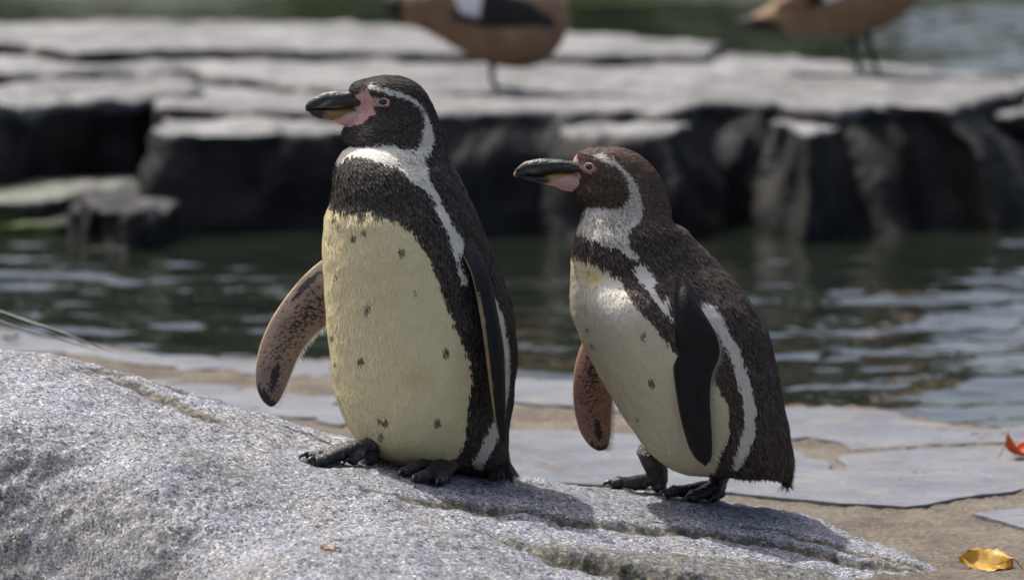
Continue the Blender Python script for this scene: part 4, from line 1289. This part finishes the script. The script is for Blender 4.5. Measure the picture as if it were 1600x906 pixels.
duck(dict(Y=7.03, seed=3, base=(1360, 113), label='orange brown duck with blackish tail standing on both legs near the ledge end',
  st=[(1150, 32, 38, 5), (1165, 28, 44, 12), (1190, 16, 48, 20), (1215, 2, 50, 28), (1255, -20, 57, 38), (1300, -42, 57, 48), (1345, -62, 53, 53), (1385, -76, 44, 52), (1412, -80, 24, 44), (1435, -74, 4, 32), (1452, -58, -20, 14)],
  marks=[([(1140, 0), (1168, 22), (1200, 32), (1224, 44), (1210, 70), (1140, 60)], BLK)],
  neck=[(1405, -45), (1432, -95), (1438, -150), (1456, -190), (1480, -196)], nr=[.075, .055, .04, .05, .035], bill=[(1480, -194), (1505, -188), (1526, -183), (1536, -181)],
  wing=[(1212, 12, 30), (1260, -8, 42), (1310, -26, 48), (1360, -44, 50), (1395, -52, 44)], wr=[.012, .03, .042, .042, .015],
  wmarks=[([(1272, -90), (1330, -90), (1326, 8), (1290, 8)], np.array([.72, .72, .72])), ([(1150, -60), (1262, -60), (1262, 40), (1150, 60)], np.array([.20, .125, .075])), ([(1330, -120), (1450, -120), (1450, 30), (1326, 20)], np.array([.20, .125, .075]))],
  legs=[dict(path=[(1328, 38, .03), (1333, 58, .03), (1337, 84, .03), (1342, 112, .03)], r=[.02, .01, .007, .008]),
        dict(path=[(1350, 34, -.03), (1356, 54, -.03), (1363, 84, -.03), (1372, 114, -.03)], r=[.02, .01, .007, .008])]))

# ------------------------------------------------------------------ fallen leaves, twig, grass
def leafmat(name, c1, c2, c3):
    m = Mat(name)
    c = m.ramp(m.attr('vein'), [(.0, c1), (.75, c1), (1.0, c3)])
    v = m.coord()
    c = m.mix(m.ramp(m.noise(v, 55, 4, .6), [(.42, 0.0), (.62, 1.0)]), c, c2)
    b = m.done(c, .45, m.bump(m.attr('vein'), .5, .001), Specular_IOR_Level=.4)
    m.b.inputs['Transmission Weight'].default_value = 0
    tr = m.node('ShaderNodeBsdfTranslucent'); mx = m.node('ShaderNodeMixShader'); mx.inputs[0].default_value = .35
    m.link(c, tr.inputs[0]); m.link(m.b.outputs[0], mx.inputs[1]); m.link(tr.outputs[0], mx.inputs[2]); m.link(mx.outputs[0], m.out.inputs[0])
    return b

def leaf(px, py, z, length, width, rot, curl, fold, mat, label, tilt=0.0, lobes=0, surf=None, seed=0):
    o3 = onz(px, py, z) if surf is None else surf
    nu, nv = 46, 25
    V, vein = [], []
    for i in range(nu):
        s = i / (nu - 1)
        w = width * .5 * (math.sin(math.pi * min(1, s * .98 + .01)) ** .75) * (1.12 - .45 * s)
        w *= 1 + .07 * math.sin(s * 38 + seed) + lobes * .35 * math.sin(s * 15)
        for j in range(nv):
            u = j / (nv - 1) * 2 - 1
            x = (s - .5) * length; y = u * w
            zz = curl * (s - .45) ** 2 * length * 2 + fold * abs(u) ** 1.4 * width * .5 + length / .08 * (.003 * math.sin(s * 11 + u * 3 + seed) + .004 * math.sin(u * 4 + s * 5 + seed))
            ph = (s * 7.5 - abs(u) * 1.3) % 1.0
            vein.append(max(0, 1 - abs(u) * 14) if abs(u) < .08 else (1 - min(1, min(ph, 1 - ph) * 9)))
            V.append((x, y, zz))
    V = np.array(V)
    ca, sa = math.cos(rot), math.sin(rot)
    ct, st_ = math.cos(tilt), math.sin(tilt)
    V = np.stack([V[:, 0], V[:, 1] * ct - V[:, 2] * st_, V[:, 1] * st_ + V[:, 2] * ct], -1)
    V = np.stack([V[:, 0] * ca - V[:, 1] * sa, V[:, 0] * sa + V[:, 1] * ca, V[:, 2]], -1)
    V[:, 2] -= V[:, 2].min() - .0015
    V += o3
    root = empty('leaf', o3, label, 'leaf')
    F = grid_faces(nu, nv)
    V2 = V - [0, 0, .0006]
    E = [i for i in range(nv)] + [i * nv + nv - 1 for i in range(1, nu)] + [(nu - 1) * nv + i for i in range(nv - 2, -1, -1)] + [i * nv for i in range(nu - 2, 0, -1)]
    off = len(V)
    FE = np.array([(E[i], E[i] + off, E[(i + 1) % len(E)] + off, E[(i + 1) % len(E)]) for i in range(len(E))])
    add('blade', new_mesh('blade', np.concatenate([V, V2]), np.concatenate([F, F[:, ::-1] + off, FE]), extra={'vein': vein + vein}), mat, root)
    a = V[nv // 2]; b = V[2 * nv + nv // 2]
    d = (a - b); d /= np.linalg.norm(d)
    mb = MB(); e = a + d * length * .28; e[2] = o3[2] + .002
    mb.put(*tube([V[6 * nv + nv // 2], a, a * .5 + e * .5 + [0, 0, .001], e], [.0008, .0011, .001, .0011], 8, 14))
    add('stalk', mb.mesh('stalk'), M_STALK, root)

M_STALK = plain('leaf_stalk', (.22, .13, .05), .6, .3)
m_yel = leafmat('yellow_leaf', (.62, .40, .06), (.50, .27, .04), (.75, .55, .16))
m_red = leafmat('orange_leaf', (.62, .13, .02), (.48, .07, .015), (.75, .25, .05))
m_brn = leafmat('brown_leaf', (.16, .09, .05), (.12, .07, .04), (.2, .12, .07))
m_tan = leafmat('tan_leaf', (.5, .30, .14), (.42, .24, .1), (.55, .36, .2))
leaf(1541, 893, ZT - .008, .086, .072, math.radians(170), .12, .10, m_yel, 'curled golden yellow leaf lying on sandy mortar beside the boulder', -.5, seed=2)
leaf(1598, 712, ZT + .001, .075, .055, math.radians(20), .9, .55, m_red, 'bright orange red curled leaf lying on the grey flagstone', .25, seed=5)
p = onrock(513, 858)
leaf(0, 0, 0, .026, .016, math.radians(160), .2, .1, m_tan, 'tiny tan leaf fragment on the boulder', surf=p + [0, 0, .001], seed=1)
leaf(18, 531, ZT + .003, .035, .026, math.radians(20), .3, .2, m_brn, 'small brown leaf on the terrace behind the boulder, under the grass blades', -.2, seed=3)

def twig(pts, r, label):
    mb = MB(); mb.put(*tube(pts, [r * .6, r, r, r * .5], 7, 24))
    add('twig', mb.mesh('twig'), M_STALK, label=label, cat='twig')
twig([onz(x, y, ZT + .006) for x, y in ((834, 719), (850, 723), (866, 728), (884, 733))], .0016, 'thin brown twig on the flagstone behind the taller penguin')

def grass_blade(a, b, w, sag, label, col):
    n = 30
    A, B = np.array(a), np.array(b)
    path = catmull([[A[0] - .16, A[1] + .03, ZT - .01], [A[0] - .10, A[1] + .015, (A[2] + ZT) / 2 + .02], A, A * .5 + B * .5 + [0, 0, sag], B], n)
    rows = []
    for i in range(n):
        s = i / (n - 1)
        c = path[i]
        ww = w * (1 - s) ** .6 * .5 + .0003
        rows += [c + [0, -.3 * ww, ww], c + [0, .4 * ww, 0], c + [0, -.3 * ww, -ww], c + [0, -.5 * ww, 0]]
    add('grass_blade', new_mesh('grass_blade', rows, grid_faces(n, 4, True)), plain('grass', col, .5, .4), label=label, cat='grass blade', group='grass blades behind the boulder')
grass_blade(W(-60, 486, 1.2), W(176, 550, 1.0), .011, .012, 'long dark green grass blade, the widest, arching towards the water edge behind the boulder', (.012, .026, .018))
grass_blade(W(-60, 498, 1.25), W(150, 547, 1.05), .008, .006, 'bluish green grass blade under the widest blade behind the boulder', (.018, .034, .03))
grass_blade(W(-60, 478, 1.3), W(110, 523, 1.15), .006, .006, 'shortest thin green grass blade above the other two behind the boulder', (.02, .036, .02))
